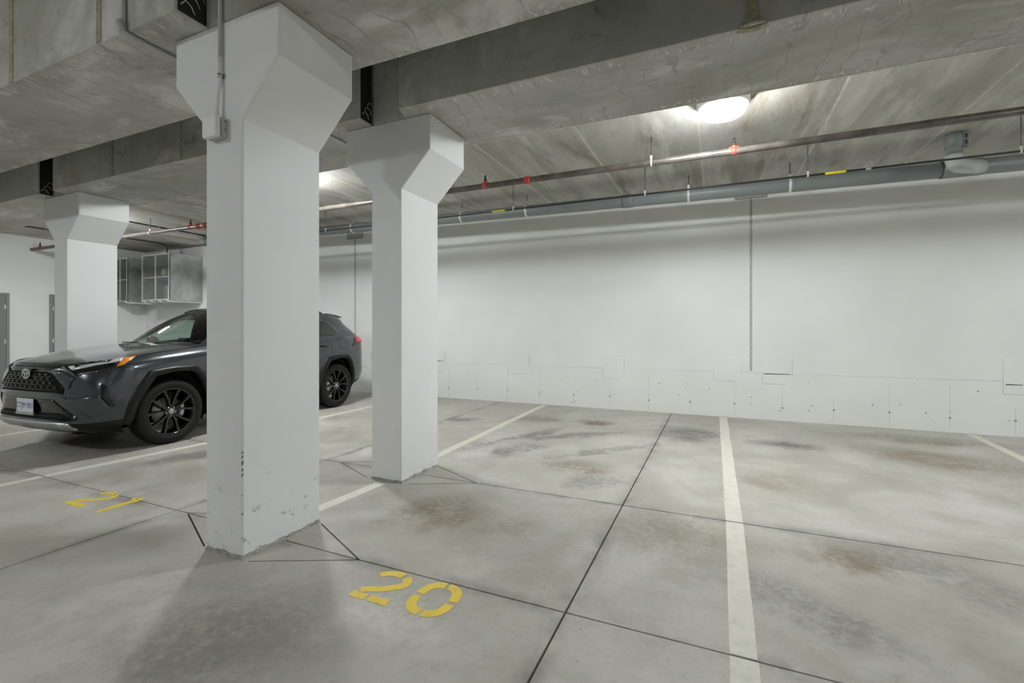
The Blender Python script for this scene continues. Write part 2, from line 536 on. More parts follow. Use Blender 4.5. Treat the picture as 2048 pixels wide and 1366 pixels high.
# ------------------------------------------------------------------ walls
def build_walls():
    w = MB().box(LEFT_X - 0.2, RIGHT_X + 0.2, WALL_Y, WALL_Y + 0.25, -0.02, SLAB + 0.3).build('wall_back', M['white'])
    tag(w, 'white painted concrete back wall', kind='structure')
    # lower pour, proud of the wall above by a few millimetres
    MB().box(LEFT_X, RIGHT_X, WALL_Y - 0.007, WALL_Y + 0.02, -0.02, 0.672).build('lower_pour', M['white'], w, 0.002)
    for (x0, x1, z0, z1) in [(-5.02, -4.79, 0.515, 0.915), (-3.444, -3.053, 0.523, 0.935), (-1.727, -1.382, 0.505, 0.912), (-0.032, 0.343, 0.542, 0.882), (0.618, 0.99, 0.525, 0.94), (3.238, 3.62, 0.518, 0.945), (-6.95, -6.6, 0.52, 0.92)]:
        p = MB().box(x0, x1, WALL_Y - 0.0095, WALL_Y + 0.01, z0, z1).build('wall_patch', M['white'], w, 0.0025)
        m = MB()   # hairline open joint round the patch
        for a in ((x0 - 0.004, x0, z0, z0 + (z1 - z0) * 0.42), (x1, x1 + 0.003, z0 + 0.1, z1 - 0.08), (x0, x1 - 0.08, z0 - 0.004, z0)):
            m.box(a[0], a[1], WALL_Y - 0.0078, WALL_Y, a[2], a[3])
        m.build('hairline_crack', M['sealant'], p)
    for (x0, x1, z) in [(-5.0, -4.83, 0.70), (0.63, 0.98, 0.664), (3.25, 3.42, 0.63)]:
        MB().prism([(x0, z), (x1, z + 0.002), (x1 - 0.01, z + 0.010), (x0 + 0.02, z + 0.012)], WALL_Y - 0.0103, WALL_Y).build('open_joint', M['black'], w)
    # cold-joint line above the lower pour
    for (x0, x1) in [(-4.8, -3.46), (-3.04, -1.74), (-1.37, -0.05), (0.36, 0.6), (1.0, 3.22), (-6.6, -5.03)]:
        MB().prism([(x0, 0.672), (x1, 0.672), (x1, 0.677), (x0 + (x1 - x0) * 0.5, 0.676), (x0, 0.6745)], WALL_Y - 0.0025, WALL_Y).build('cold_joint', M['sealant'], w)
    # form-board lines and tie holes
    x = -6.57
    k = 0
    while x < 6.5:
        MB().box(x - 0.0022, x + 0.0022, WALL_Y - 0.0076, WALL_Y, 0.02, 0.6 - 0.25 * (k % 3 == 1)).build('form_line', M['hairline'], w)
        MB().lathe([(0.014, 0), (0.012, -0.002)], (x, WALL_Y - 0.0065, 0.185 + 0.012 * (k % 3)), 'y', 10).build('tie_hole', M['crack'], w)
        x += 0.62; k += 1
    rng = random.Random(3)
    for i in range(46):
        x = rng.uniform(-4.8, 3.6); z = rng.uniform(0.05, 0.62); r = rng.uniform(0.004, 0.011)
        MB().lathe([(r, 0), (r * 0.8, -0.0012)], (x, WALL_Y - 0.0068, z), 'y', 7).build('bug_hole', M['crack'], w)
    # vertical control joints with the T-shaped head plate
    for xj in (0.468, -7.03):
        MB().box(xj - 0.016, xj + 0.016, WALL_Y - 0.003, WALL_Y, 0.70, 3.26).build('control_joint', M['sealant'], w)
        p = MB().box(xj - 0.205, xj + 0.205, WALL_Y - 0.008, WALL_Y, 3.262, SLAB).build('head_patch', M['sealant'], w)
        m = MB().box(xj - 0.212, xj + 0.212, WALL_Y - 0.010, WALL_Y, 3.245, 3.262)
        m.box(xj - 0.215, xj - 0.203, WALL_Y - 0.010, WALL_Y, 3.262, SLAB).box(xj + 0.203, xj + 0.215, WALL_Y - 0.010, WALL_Y, 3.262, SLAB)
        m.build('patch_edge', M['crack'], p)
    # left end wall, drive-aisle wall, right wall
    wl = MB().box(LEFT_X - 0.25, LEFT_X, FRONT_Y - 0.2, WALL_Y + 0.2, -0.02, HIGH + 0.3).build('wall_left', M['white'])
    tag(wl, 'white painted end wall with grey doors', kind='structure')
    wr = MB().box(RIGHT_X, RIGHT_X + 0.25, FRONT_Y - 0.2, WALL_Y + 0.2, -0.02, HIGH + 0.3).build('wall_right', M['white'])
    tag(wr, kind='structure')
    wf = MB().box(LEFT_X - 0.2, RIGHT_X + 0.2, FRONT_Y - 0.25, FRONT_Y, -0.02, HIGH + 0.3).build('wall_front', M['white'])
    tag(wf, kind='structure')
build_walls()

# ------------------------------------------------------------------ ceilings
def build_ceiling():
    ch = MB().box(LEFT_X - 0.2, RIGHT_X + 0.2, FRONT_Y - 0.2, 3.93, HIGH, HIGH + 0.3).build('ceiling', M['high'])
    tag(ch, 'bare concrete ceiling over the drive aisle', kind='structure')
    ce = MB().box(LEFT_X - 0.2, RIGHT_X + 0.2, 3.97, WALL_Y + 0.2, SLAB + 0.04, HIGH + 0.3).build('ceiling', M['high'])
    tag(ce, 'bare concrete plank ceiling over the parking bays', kind='structure')
    x = -0.166 - 1.195 * 12
    k = 0
    while x < RIGHT_X:
        x0, x1 = max(x + 0.012, LEFT_X), min(x + 1.195 - 0.012, RIGHT_X)
        if x1 > x0 + 0.02:
            MB().box(x0, x1, 3.972, WALL_Y, SLAB, SLAB + 0.06).build('ceiling_plank', M['plank'], ce, 0.004, 1)
        if x > LEFT_X:
            MB().box(x - 0.014, x + 0.014, 3.972, WALL_Y, SLAB + 0.0015, SLAB + 0.03).build('plank_joint', M['grout'], ce)
        x += 1.195; k += 1
build_ceiling()

# ------------------------------------------------------------------ beams
GAPX = [-8.22, -2.77, 2.68]
def beam(x0, x1, yn, yf, ycol, notch, label, streaks, tip=0.0):
    """precast beam whose near side is cut back where it lands on a column capital"""
    e = empty('concrete_beam', ((x0 + x1) / 2, (yn + yf) / 2, SOFFIT))
    tag(e, label, 'beam', 'concrete ceiling beams', 'thing')
    off = Vector((-e.location.x, -e.location.y, -e.location.z))
    def put(mb, name, mat, bev=0.0, parent=e):
        o = mb.build(name, mat, parent, bev, 2)
        if parent is e: o.matrix_parent_inverse = Matrix.Translation(off)
        return o
    pl = [(x0, yn), (x1, yn), (x1, yf), (x0, yf)]
    if notch:
        pl = [(x0, ycol), (x0 + notch, ycol), (x0 + notch - 0.06, yn) if False else (x0 + notch + 0.05, yn), (x1, yn), (x1, yf), (x0, yf)]
    body = put(MB().prism(pl, SOFFIT, HIGH - 0.03, 'z'), 'beam_body', M['soffit'], 0.006)
    for (xs, w) in streaks:
        put(MB().box(xs - w / 2, xs + w / 2, yn - 0.004, yn + 0.01, SOFFIT + 0.004, HIGH - 0.03), 'grout_streak', M['grout_dull'])
    return e, put
A_N, A_F, B_N, B_F = 1.62, 2.505, 3.09, 3.965
eAL, putAL = beam(LEFT_X + 0.005, -2.79, A_N, A_F, 1.80, 0, 'concrete beam landing on the nearer column from the left, conduit under it', [(-4.70, 0.06), (-3.55, 0.05)])
eA, putA = beam(-2.765, RIGHT_X - 0.005, A_N, A_F, 1.80, 0.34, 'concrete beam running right from the nearer column top', [])
eBL, putBL = beam(LEFT_X + 0.005, -8.23, B_N, B_F, 3.24, 0, 'concrete beam end left of the column behind the car', [])
eM, putM = beam(-8.215, -2.785, B_N, B_F, 3.24, 0.31, 'concrete beam spanning between the middle column and the one behind the car', [(-6.49, 0.045), (-5.2, 0.02)])
eB, putB = beam(-2.765, RIGHT_X - 0.005, B_N, B_F, 3.24, 0.34, 'concrete beam running right from the middle column, beside the round light', [])
# painted shade on the beam end (black strip), and tangled tie wires in the slot where two beams meet over a column
def slot(par, put, xe, yn, yc):
    o = put(MB().box(xe, xe + 0.006, yn + 0.018, yc - 0.002, SOFFIT + 0.012, HIGH - 0.04), 'shade_strip', M['black'])
    rng = random.Random(int(abs(xe * 100)))
    for k in range(3):
        y = yn + 0.03 + 0.03 * k; z = SOFFIT + 0.05 + 0.05 * k
        put(MB().tube([(xe + 0.006, y, z), (xe + 0.02, y + 0.02, z + 0.03), (xe + 0.022, y + 0.05, z + 0.01), (xe + 0.012, y + 0.075, z - 0.02)], 0.004, 6), 'tie_wire', M['steel'])
slot(eAL, putAL, -2.79, A_N, 1.80)
slot(eBL, putBL, -8.23, B_N, 3.24)
slot(eM, putM, -2.785, B_N, 3.24)
# grout-filled slot with a flared, broken lip on the right-hand beam
m = MB()
prof = [(0.168, HIGH - 0.03), (0.168, 3.20), (0.160, 3.155), (0.142, 3.128), (0.108, 3.106), (0.15, 3.098), (0.20, 3.09), (0.245, 3.097), (0.285, 3.108), (0.245, 3.132), (0.228, 3.165), (0.224, 3.21), (0.224, HIGH - 0.03)]
m.prism(prof, B_N - 0.012, B_N + 0.03, 'y')
putB(m, 'grout_slot', M['grout_dull'])
m = MB().prism([(0.105, 3.085), (0.20, 3.06), (0.29, 3.082), (0.24, 3.13), (0.15, 3.125)][::-1], SOFFIT - 0.004, SOFFIT + 0.01, 'z')
putB(m, 'grout_lip', M['grout'])
# pale line along the far arris of the beam over the parking bays
putB(MB().box(-2.1, RIGHT_X - 0.005, B_F - 0.012, B_F + 0.004, SOFFIT - 0.002, SOFFIT + 0.012), 'arris_line', M['grout'])
putM(MB().box(-7.5, -3.1, B_F - 0.010, B_F + 0.004, SOFFIT - 0.002, SOFFIT + 0.012), 'arris_line', M['grout'])

# ------------------------------------------------------------------ columns
def column(xc, y0, y1, label):
    e = empty('concrete_column', (xc, (y0 + y1) / 2, 0))
    tag(e, label, 'column', 'white concrete columns', 'thing')
    hy = (y1 - y0) / 2
    body = MB().prism([(-0.16, -0.01), (0.16, -0.01), (0.16, 2.515), (0.45, 2.815), (0.45, SOFFIT - 0.001), (-0.45, SOFFIT - 0.001), (-0.45, 2.815), (-0.16, 2.515)], -hy, hy, 'y').build('column_body', M['column'], e, 0.011, 2)
    body.modifiers['edge'].angle_limit = math.radians(55)
    # ragged mortar left round the foot
    rng = random.Random(int(abs(xc * 100) + y0 * 10))
    ring = []
    per = [(-0.16, -hy), (0.16, -hy), (0.16, hy), (-0.16, hy)]
    for a, b in zip(per, per[1:] + per[:1]):
        n = max(6, int(math.dist(a, b) / 0.022))
        for k in range(n):
            ring.append((a[0] + (b[0] - a[0]) * k / n, a[1] + (b[1] - a[1]) * k / n))
    vs, fs = [], []
    N = len(ring)
    for (x, y) in ring:
        d = Vector((x, y)).normalized()
        sx = 1 if abs(abs(x) - 0.16) < 1e-6 else 0
        sy = 1 if abs(abs(y) - hy) < 1e-6 else 0
        o = rng.uniform(0.003, 0.012); h = rng.uniform(0.004, 0.02)
        ox, oy = math.copysign(o, x) * sx, math.copysign(o, y) * sy
        vs += [(x + ox, y + oy, 0.0004), (x + ox * 0.35, y + oy * 0.35, h), (x - ox * 0.5, y - oy * 0.5, h + 0.003)]
    for k in range(N):
        a, b = 3 * k, 3 * ((k + 1) % N)
        fs += [(a, b, b + 1, a + 1), (a + 1, b + 1, b + 2, a + 2)]
    MB().add(vs, fs).build('foot_mortar', M['mortar'], e)
    return e
c1 = column(-2.635, 1.80, 2.365, 'tall white concrete column nearest the camera, junction box on its side')
column(-2.62, 3.24, 3.81, 'white concrete column behind the nearest one, at the head of bay 20')
column(-8.03, 3.24, 3.81, 'white concrete column standing behind the front of the grey car')

rng = random.Random(5)
for z in (0.60, 0.575, 0.545, 0.535, 0.50, 0.47, 0.36, 0.25):
    h = rng.uniform(0.006, 0.022)
    o = MB().prism([(-0.006, 0), (0.004, h * 0.2), (0.006, h * 0.7), (0.0, h), (-0.005, h * 0.6)], -0.0012, 0.0012, 'y').build('paint_chip', M['crack'], c1)
    o.location = (0.1565, -0.279, z); o.rotation_euler = (0, 0, PI / 4)

# ------------------------------------------------------------------ painted bay lines and numbers
def bay_line(pts, w, label, breaks=()):
    e = empty('bay_line', (pts[0][0], pts[0][1], 0))
    tag(e, label, 'line', 'painted bay lines', 'thing')
    P = [Vector(p) for p in pts]
    def at(y):
        for a, b in zip(P[:-1], P[1:]):
            if min(a.y, b.y) - 1e-6 <= y <= max(a.y, b.y) + 1e-6:
                return a.x + (b.x - a.x) * (y - a.y) / (b.y - a.y)
        return P[-1].x
    ys = sorted([P[0].y, P[-1].y] + [b + s * 0.007 for b in breaks for s in (-1, 1)])
    rng = random.Random(len(label))
    for ya, yb in zip(ys[::2], ys[1::2]):
        n = max(2, int((yb - ya) / 0.25))
        m = MB()
        vs, fs = [], []
        for i in range(n + 1):
            y = ya + (yb - ya) * i / n
            x = at(y)
            j1, j2 = rng.uniform(-0.003, 0.003), rng.uniform(-0.003, 0.003)
            vs += [(x - w / 2 + j1, y, 0.0015), (x + w / 2 + j2, y, 0.0015), (x - w / 2 + j1, y, 0.0002), (x + w / 2 + j2, y, 0.0002)]
        for i in range(n):
            a, b = 4 * i, 4 * i + 4
            fs += [(a, a + 1, b + 1, b), (a, b, b + 2, a + 2), (a + 1, a + 3, b + 3, b + 1)]
        fs += [(0, 2, 3, 1), (4 * n, 4 * n + 1, 4 * n + 3, 4 * n + 2)]
        m.add(vs, fs)
        o = m.build('paint_stripe', M['line'], e)
        o.matrix_parent_inverse = Matrix.Translation((-pts[0][0], -pts[0][1], 0))
    return e
bay_line([(0.09, 1.2), (0.10, 2.1), (0.112, 3.5), (0.095, 7.62)], 0.106, 'cream painted bay line coming straight towards the camera', (2.065, 3.50))
bay_line([(-2.665, 2.43), (-2.625, 3.18)], 0.10, 'short cream painted line between the two nearer columns')
bay_line([(-2.65, 3.87), (-2.66, 4.36), (-2.742, 7.6)], 0.10, 'cream painted line from the middle column to the back wall')
bay_line([(2.83, 6.1), (2.91, 7.62)], 0.10, 'cream painted bay line at the right edge by the back wall')
bay_line([(-5.53, 1.25), (-5.50, 2.1), (-5.39, 3.5), (-5.38, 7.55)], 0.10, 'cream painted line beside the grey car', (2.10, 3.51))
bay_line([(-8.12, 1.3), (-8.10, 3.15)], 0.10, 'cream painted line on the far side of the grey car', (2.10,))

def stroke(pts, w):
    """flat ribbon polygon along a 2D path"""
    P = [Vector(p) for p in pts]
    L, R = [], []
    for i, p in enumerate(P):
        d = (P[min(i + 1, len(P) - 1)] - P[max(i - 1, 0)]).normalized()
        n = Vector((-d.y, d.x)) * w / 2
        L.append(p + n); R.append(p - n)
    return [tuple(q) for q in L + R[::-1]]
def arc(cx, cy, rx, ry, a0, a1, n=10):
    return [(cx + rx * math.cos(math.radians(a0 + (a1 - a0) * i / n)), cy + ry * math.sin(math.radians(a0 + (a1 - a0) * i / n))) for i in range(n + 1)]
def ribbon(m, pts, w, z=0.0018):
    poly = stroke(pts, w); n = len(poly) // 2
    vs = [(x, y, z) for x, y in poly]
    fs = [(i, i + 1, 2 * n - 2 - i, 2 * n - 1 - i) for i in range(n - 1)]
    m.add(vs, fs)
    o = len(m.v)
    lo = [(x, y, 0.0002) for x, y in poly]
    k = o - len(vs)
    m.add(lo, [])
    N = len(poly)
    for i in range(N):
        j = (i + 1) % N
        m.f.append((k + i, k + j, k + N + j, k + N + i)); m.s.append(False)
def digit_two(parent, x, y, w, h, worn):
    t = 0.048
    for pts in ([arc(x + w * 0.5, y + h * 0.70, w * 0.40, h * 0.22, 165, 68, 8)],
                [arc(x + w * 0.5, y + h * 0.70, w * 0.40, h * 0.22, 52, -38, 8) + [(x + w * 0.55, y + h * 0.40), (x + w * 0.25, y + h * 0.29), (x + w * 0.10, y + h * 0.22)]],
                [[(x, y + t / 2), (x + w * 0.42, y + t / 2 - 0.003)]] if worn else [],
                [[(x + w * 0.50, y + t / 2), (x + w, y + t / 2)]] if worn else [[(x, y + t / 2), (x + w, y + t / 2)]]):
        for p in pts:
            m = MB(); ribbon(m, p, t); m.build('paint_stroke', M['yellow'], parent)
def digit_zero(parent, x, y, w, h):
    cx, cy, rx, ry = x + w / 2, y + h / 2, w / 2 - 0.024, h / 2 - 0.024
    for a0, a1 in ((92.5, 177), (183, 267), (273, 357), (3, 87)):
        m = MB()
        pts = []
        for i in range(13):
            a = math.radians(a0 + (a1 - a0) * i / 12)
            c, s = math.cos(a), math.sin(a)
            e = 0.78
            pts.append((cx + rx * math.copysign(abs(c) ** e, c), cy + ry * math.copysign(abs(s) ** e, s)))
        ribbon(m, pts, 0.050); m.build('paint_stroke', M['yellow'], parent)
def digit_one(parent, x, y, h):
    m = MB(); ribbon(m, [(x + 0.02, y), (x + 0.02, y + h)], 0.055); m.build('paint_stroke', M['yellow'], parent)
    m = MB(); ribbon(m, [(x + 0.0, y + h - 0.02), (x - 0.045, y + h - 0.045)], 0.035); m.build('paint_stroke', M['yellow'], parent)
n20 = empty('bay_number', (0, 0, 0)); tag(n20, 'yellow stencilled number twenty on the floor before the nearest column', 'bay number', 'stencilled bay numbers', 'thing')
digit_two(n20, -1.665, 1.768, 0.225, 0.280, True)
digit_zero(n20, -1.372, 1.770, 0.235, 0.285)
n21 = empty('bay_number', (0, 0, 0)); tag(n21, 'yellow stencilled number twenty-one on the floor left of the nearest column', 'bay number', 'stencilled bay numbers', 'thing')
digit_two(n21, -4.53, 1.84, 0.235, 0.29, False)
digit_one(n21, -4.095, 1.84, 0.30)

# ------------------------------------------------------------------ ceiling lights
def ceiling_light(x, y, z, label):
    e = empty('ceiling_light', (x, y, z))
    tag(e, label, 'light', 'round ceiling lights', 'thing')
    MB().lathe([(0.215, 0.0), (0.225, -0.03), (0.222, -0.10), (0.205, -0.118), (0.192, -0.118), (0.192, -0.10)], (0, 0, 0), 'z', 40).build('housing', M['lampbody'], e)
    MB().lathe([(0.194, -0.112), (0.196, -0.128), (0.190, -0.150), (0.165, -0.172), (0.10, -0.188), (0.0005, -0.194)], (0, 0, 0), 'z', 24).build('diffuser', M['lampglow'], e)
ceiling_light(0.057, 4.67, SLAB, 'lit round ceiling light above the empty bay')
ceiling_light(-5.35, 4.67, SLAB, 'lit round ceiling light over the grey car, mostly behind the nearest column')
ceiling_light(-10.75, 4.67, SLAB, 'lit round ceiling light behind the column that stands beyond the car')
ceiling_light(5.46, 4.67, SLAB, 'lit round ceiling light over the bays beyond the right edge')
ceiling_light(2.76, -2.35, HIGH, 'lit round ceiling light over the drive aisle behind the camera')
ceiling_light(-5.35, -2.35, HIGH, 'lit round ceiling light over the drive aisle in front of the car')
ceiling_light(-11.0, -2.35, HIGH, 'lit round ceiling light at the far end of the drive aisle')

# ------------------------------------------------------------------ pipes under the slab
def sub(parent, mb, name, mat, bev=0.0):
    """a part modelled in world coordinates under a thing whose Empty stands elsewhere"""
    o = mb.build(name, mat, parent, bev)
    t = parent.location if parent.parent is None else None
    if t is not None:
        o.matrix_parent_inverse = Matrix.Translation(-parent.location)
    return o
def build_sprinkler():
    Y, Z, R = 5.34, 3.166, 0.0365
    e = empty('sprinkler_pipe', (-2.6, Y, Z))
    tag(e, 'dark steel sprinkler pipe with red fittings hung beneath the ceiling', 'pipe', kind='thing')
    sub(e, MB().tube([(LEFT_X, Y, Z), (RIGHT_X - 0.01, Y, Z)], R, 18), 'pipe', M['sprinkler'])
    for x in (-14.12, -11.4, -8.72, -5.9, -2.73, 0.168, 3.1):
        h = sub(e, MB().lathe([(0.038, -0.022), (0.041, 0.0), (0.038, 0.022)], (x, Y, Z), 'x', 16).lathe([(0.022, 0.02), (0.024, 0.055), (0.018, 0.062)], (x, Y, Z), 'z', 12).lathe([(0.014, -0.05), (0.022, -0.045), (0.022, 0.045), (0.014, 0.05)], (x, Y, Z + 0.028), 'x', 10), 'outlet_fitting', M['red'])
        sub(e, MB().lathe([(0.020, 0.062), (0.019, 0.085), (0.012, 0.09), (0.010, 0.125), (0.016, 0.128), (0.016, 0.134)], (x, Y, Z), 'z', 10), 'sprinkler_head', M['black'])
    for x in (-2.143, -8.50, -8.31):
        sub(e, MB().lathe([(0.037, -0.035), (0.049, -0.03), (0.050, -0.006), (0.044, 0.0), (0.050, 0.006), (0.049, 0.03), (0.037, 0.035)], (x, Y, Z), 'x', 16), 'grooved_coupling', M['red'])
    for x in (-13.0, -9.93, -6.84, -3.75, -0.662, 2.43, 5.5):
        sub(e, MB().tube([(x, Y, Z + 0.075), (x, Y, SLAB)], 0.005, 8), 'hanger_rod', M['rod'])
        m = MB().lathe([(0.038, -0.011), (0.041, -0.011), (0.041, 0.011), (0.038, 0.011)], (x, Y, Z), 'x', 20, close=True)
        m.box(x - 0.011, x + 0.011, Y - 0.012, Y + 0.012, Z + 0.036, Z + 0.080)
        sub(e, m, 'hanger_ring', M['clip'])
build_sprinkler()

def build_drain():
    Y, R = 6.865, 0.088
    zc = lambda x: 3.165 - 0.012 * (x - 0.5)
    e = empty('drain_pipe', (-1.0, Y, 3.17))
    tag(e, 'large grey plastic drain pipe running along the back wall', 'pipe', kind='thing')
    sub(e, MB().tube([(-10.6, Y, zc(-10.6)), (RIGHT_X - 0.01, Y, zc(RIGHT_X))], R, 28), 'pipe', M['pvc'])
    sub(e, MB().tube([(-10.6, Y, zc(-10.6)), (-10.72, Y, zc(-10.6) + 0.03), (-10.76, Y, zc(-10.6) + 0.1), (-10.77, Y, SLAB)], R, 24), 'end_elbow', M['pvc'])
    for x0, x1 in ((-1.245, -1.095), (-7.9, -7.75), (2.36, 2.72)):
        c = sub(e, MB().lathe([(R, x0), (R + 0.008, x0 + 0.004), (R + 0.008, x1 - 0.004), (R, x1)], (0, Y, zc((x0 + x1) / 2)), 'x', 28), 'coupling', M['pvc'])
        sub(e, MB().lathe([(R + 0.0086, x0 - 0.002), (R + 0.0086, x0 + 0.003)], (0, Y, zc(x0)), 'x', 28), 'joint_ring', M['black'])
    # riser from the slab, swinging into the main with a wye
    xr, yr = 2.37, 6.56
    sub(e, MB().tube([(xr, yr, SLAB), (xr, yr, 3.20)], 0.070, 22), 'riser', M['pvc'])
    sub(e, MB().lathe([(0.082, 0.0), (0.082, 0.13), (0.07, 0.14)], (xr, yr, SLAB - 0.16), 'z', 22).box(xr + 0.06, xr + 0.105, yr - 0.045, yr - 0.015, SLAB - 0.17, SLAB - 0.005), 'riser_collar', M['pvc'])
    for za, zb in ((SLAB - 0.075, SLAB - 0.03), (SLAB - 0.145, SLAB - 0.10)):
        sub(e, MB().box(xr + 0.078, xr + 0.092, yr - 0.0475, yr - 0.045, za, zb), 'clamp_slot', M['black'])
    sub(e, MB().tube([(xr, yr, 3.215), (xr, yr + 0.003, 3.17), (xr + 0.02, yr + 0.02, 3.125), (xr + 0.07, yr + 0.06, 3.105), (xr + 0.20, yr + 0.17, 3.115), (xr + 0.33, yr + 0.28, 3.13)], [0.079, 0.079, 0.079, 0.078, 0.076, 0.076], 22), 'riser_elbow', M['pvclight'])
    for x, kind in ((0.862, 0), (-0.352, 0), (-2.763, 1), (-3.951, 1), (-6.326, 1), (-8.8, 1), (3.6, 0)):
        z = zc(x)
        m = MB().lathe([(R + 0.0005, -0.017), (R + 0.004, -0.017), (R + 0.004, 0.017), (R + 0.0005, 0.017)], (x, Y, z), 'x', 28, close=True)
        sub(e, m, 'strap', M['clip'])
        if kind:
            zz = z + R + 0.05
            m = MB()
            for k in range(20):
                pass
            m.tube([(x + 0.032 * math.cos(t * PI / 10), Y + 0.012 * math.sin(t * PI / 10), zz + 0.032 * math.sin(t * PI / 10)) for t in range(21)], 0.0055, 8, caps=False)
            m.box(x - 0.014, x + 0.014, Y - 0.008, Y + 0.008, z + R - 0.002, zz - 0.025)
            sub(e, m, 'swivel_ring', M['steel'])
            sub(e, MB().tube([(x, Y, zz + 0.028), (x, Y, SLAB)], 0.006, 8), 'hanger_rod', M['rod'])
        else:
            sub(e, MB().box(x - 0.015, x + 0.015, Y - 0.012, Y + 0.012, z + R - 0.004, z + R + 0.055), 'strap_lug', M['steel'])
            sub(e, MB().tube([(x, Y, z + R + 0.05), (x, Y, SLAB)], 0.007, 8).lathe([(0.014, 0), (0.014, 0.016)], (x, Y, z + R + 0.055), 'z', 6), 'hanger_rod', M['rod'])
build_drain()

def build_cable():
    Y, Z = 6.3, 3.097
    e = empty('pipe_line', (-1.0, Y, Z))
    tag(e, 'thin black line with yellow tags hung just in front of the grey drain pipe', 'pipe', kind='thing')
    sub(e, MB().tube([(-10.9, Y, Z), (RIGHT_X - 0.01, Y, Z)], 0.0115, 10), 'line', M['blackpipe'])
    for x in (0.971, -0.86, -2.754, -4.6, -6.45, -8.3, 2.79, 4.6):
        sub(e, MB().tube([(x, Y, Z + 0.03), (x, Y, SLAB)], 0.0042, 8), 'hanger_rod', M['rod'])
        sub(e, MB().lathe([(0.012, -0.009), (0.017, -0.009), (0.017, 0.009), (0.012, 0.009)], (x, Y, Z), 'x', 12, close=True).box(x - 0.009, x + 0.009, Y - 0.008, Y + 0.008, Z + 0.012, Z + 0.05), 'hanger_clip', M['clip'])
    for x0, x1 in ((1.138, 1.338), (-3.10, -2.89)):
        sub(e, MB().lathe([(0.0125, x0), (0.014, x0 + 0.003), (0.014, x1 - 0.003), (0.0125, x1)], (0, Y, Z), 'x', 12), 'warning_tag', M['yellowtag'])
    sub(e, MB().lathe([(0.0122, 1.52), (0.016, 1.523), (0.016, 1.567), (0.0122, 1.57)], (0, Y, Z), 'x', 12), 'union', M['steel'])
build_cable()

# ------------------------------------------------------------------ conduits and the box on the nearest column
e = empty('junction_box', (-2.668, 1.80, 2.48))
tag(e, 'white junction box mounted on the side of the nearest column', 'junction box', kind='thing')
MB().box(-0.067, 0.067, -0.030, -0.001, -0.060, 0.060).build('back_box', M['conduit'], e, 0.010)
MB().box(-0.066, 0.058, -0.066, -0.031, -0.062, 0.066).build('cover', M['lampbody'], e, 0.012)
for dz in (0.035, -0.012):
    MB().lathe([(0.004, 0), (0.004, 0.0006)], (0.067, -0.016, dz), 'x', 8).build('knockout', M['black'], e)
e = empty('column_conduit', (-2.64, 1.788, 2.54))
tag(e, 'grey conduit rising from the junction box on the nearest column', 'conduit', 'wall conduits', 'thing')
pts = [(-2.655, 1.772, 2.542), (-2.655, 1.772, 2.60), (-2.65, 1.776, 2.68), (-2.645, 1.785, 2.76), (-2.645, 1.786, 2.9), (-2.645, 1.786, HIGH)]
sub(e, MB().tube(pts[:5], 0.0115, 12), 'painted_tube', M['lampbody'])
sub(e, MB().tube([pts[4], (-2.645, 1.786, HIGH - 0.002)], 0.0115, 12), 'bare_tube', M['conduit'])
sub(e, MB().box(-2.675, -2.615, 1.797, 1.7995, 2.775, 2.80).lathe([(0.0127, -0.012), (0.0155, -0.012), (0.0155, 0.012), (0.0127, 0.012)], (-2.645, 1.786, 2.788), 'z', 12, close=True), 'strap', M['steel'])
e = empty('beam_conduit', (-3.257, A_N, SOFFIT))
tag(e, 'grey conduit bent round the underside of the beam, left of the nearest column', 'conduit', 'wall conduits', 'thing')
sub(e, MB().tube([(-3.257, A_N - 0.014, HIGH - 0.002), (-3.257, A_N - 0.014, SOFFIT - 0.005)], 0.0125, 12), 'drop', M['conduit'])
sub(e, MB().tube([(-3.257, A_N - 0.03, SOFFIT + 0.045), (-3.257, A_N - 0.028, SOFFIT - 0.015), (-3.257, A_N + 0.04, SOFFIT - 0.018)], 0.021, 10), 'elbow_fitting', M['conduit'])
sub(e, MB().tube([(-3.257, A_N, SOFFIT - 0.0145), (-3.257, A_F + 0.02, SOFFIT - 0.0145), (-3.257, B_N, SOFFIT - 0.0145), (-3.257, B_F + 0.03, SOFFIT - 0.0145)], 0.0125, 12), 'run', M['conduit'])
for xx, ya, yb, lab in ((-10.58, 4.9, 6.8, 'thin black conduit across the ceiling behind the column beyond the car'), (-12.98, 4.0, 5.3, 'short thin black conduit on the ceiling near the end wall')):
    e = empty('ceiling_conduit', (xx, ya, SLAB))
    tag(e, lab, 'conduit', 'ceiling conduits', 'thing')
    sub(e, MB().tube([(xx, ya, SLAB - 0.013), (xx, yb, SLAB - 0.013)], 0.012, 10), 'tube', M['blackpipe'])
    for y in (ya + 0.3, (ya + yb) / 2, yb - 0.3):
        sub(e, MB().box(xx - 0.03, xx + 0.03, y - 0.01, y + 0.01, SLAB - 0.003, SLAB - 0.0005).box(xx - 0.014, xx + 0.014, y - 0.01, y + 0.01, SLAB - 0.027, SLAB - 0.002), 'clip', M['steel'])
e = empty('cabinet_conduit', (-12.5, 6.9, SLAB))
tag(e, 'thin dark conduit curving down from the ceiling onto the steel cabinet', 'conduit', 'ceiling conduits', 'thing')
sub(e, MB().tube([(-12.55, 5.9, SLAB - 0.014), (-12.5, 6.85, SLAB - 0.014), (-12.49, 6.98, SLAB - 0.02), (-12.48, 7.05, SLAB - 0.05), (-12.48, 7.08, SLAB - 0.10), (-12.48, 7.08, 3.172)], 0.0135, 12), 'tube', M['blackpipe'])
sub(e, MB().box(-12.62, -12.5, 5.72, 5.92, SLAB - 0.06, SLAB), 'ceiling_box', M['steel'])

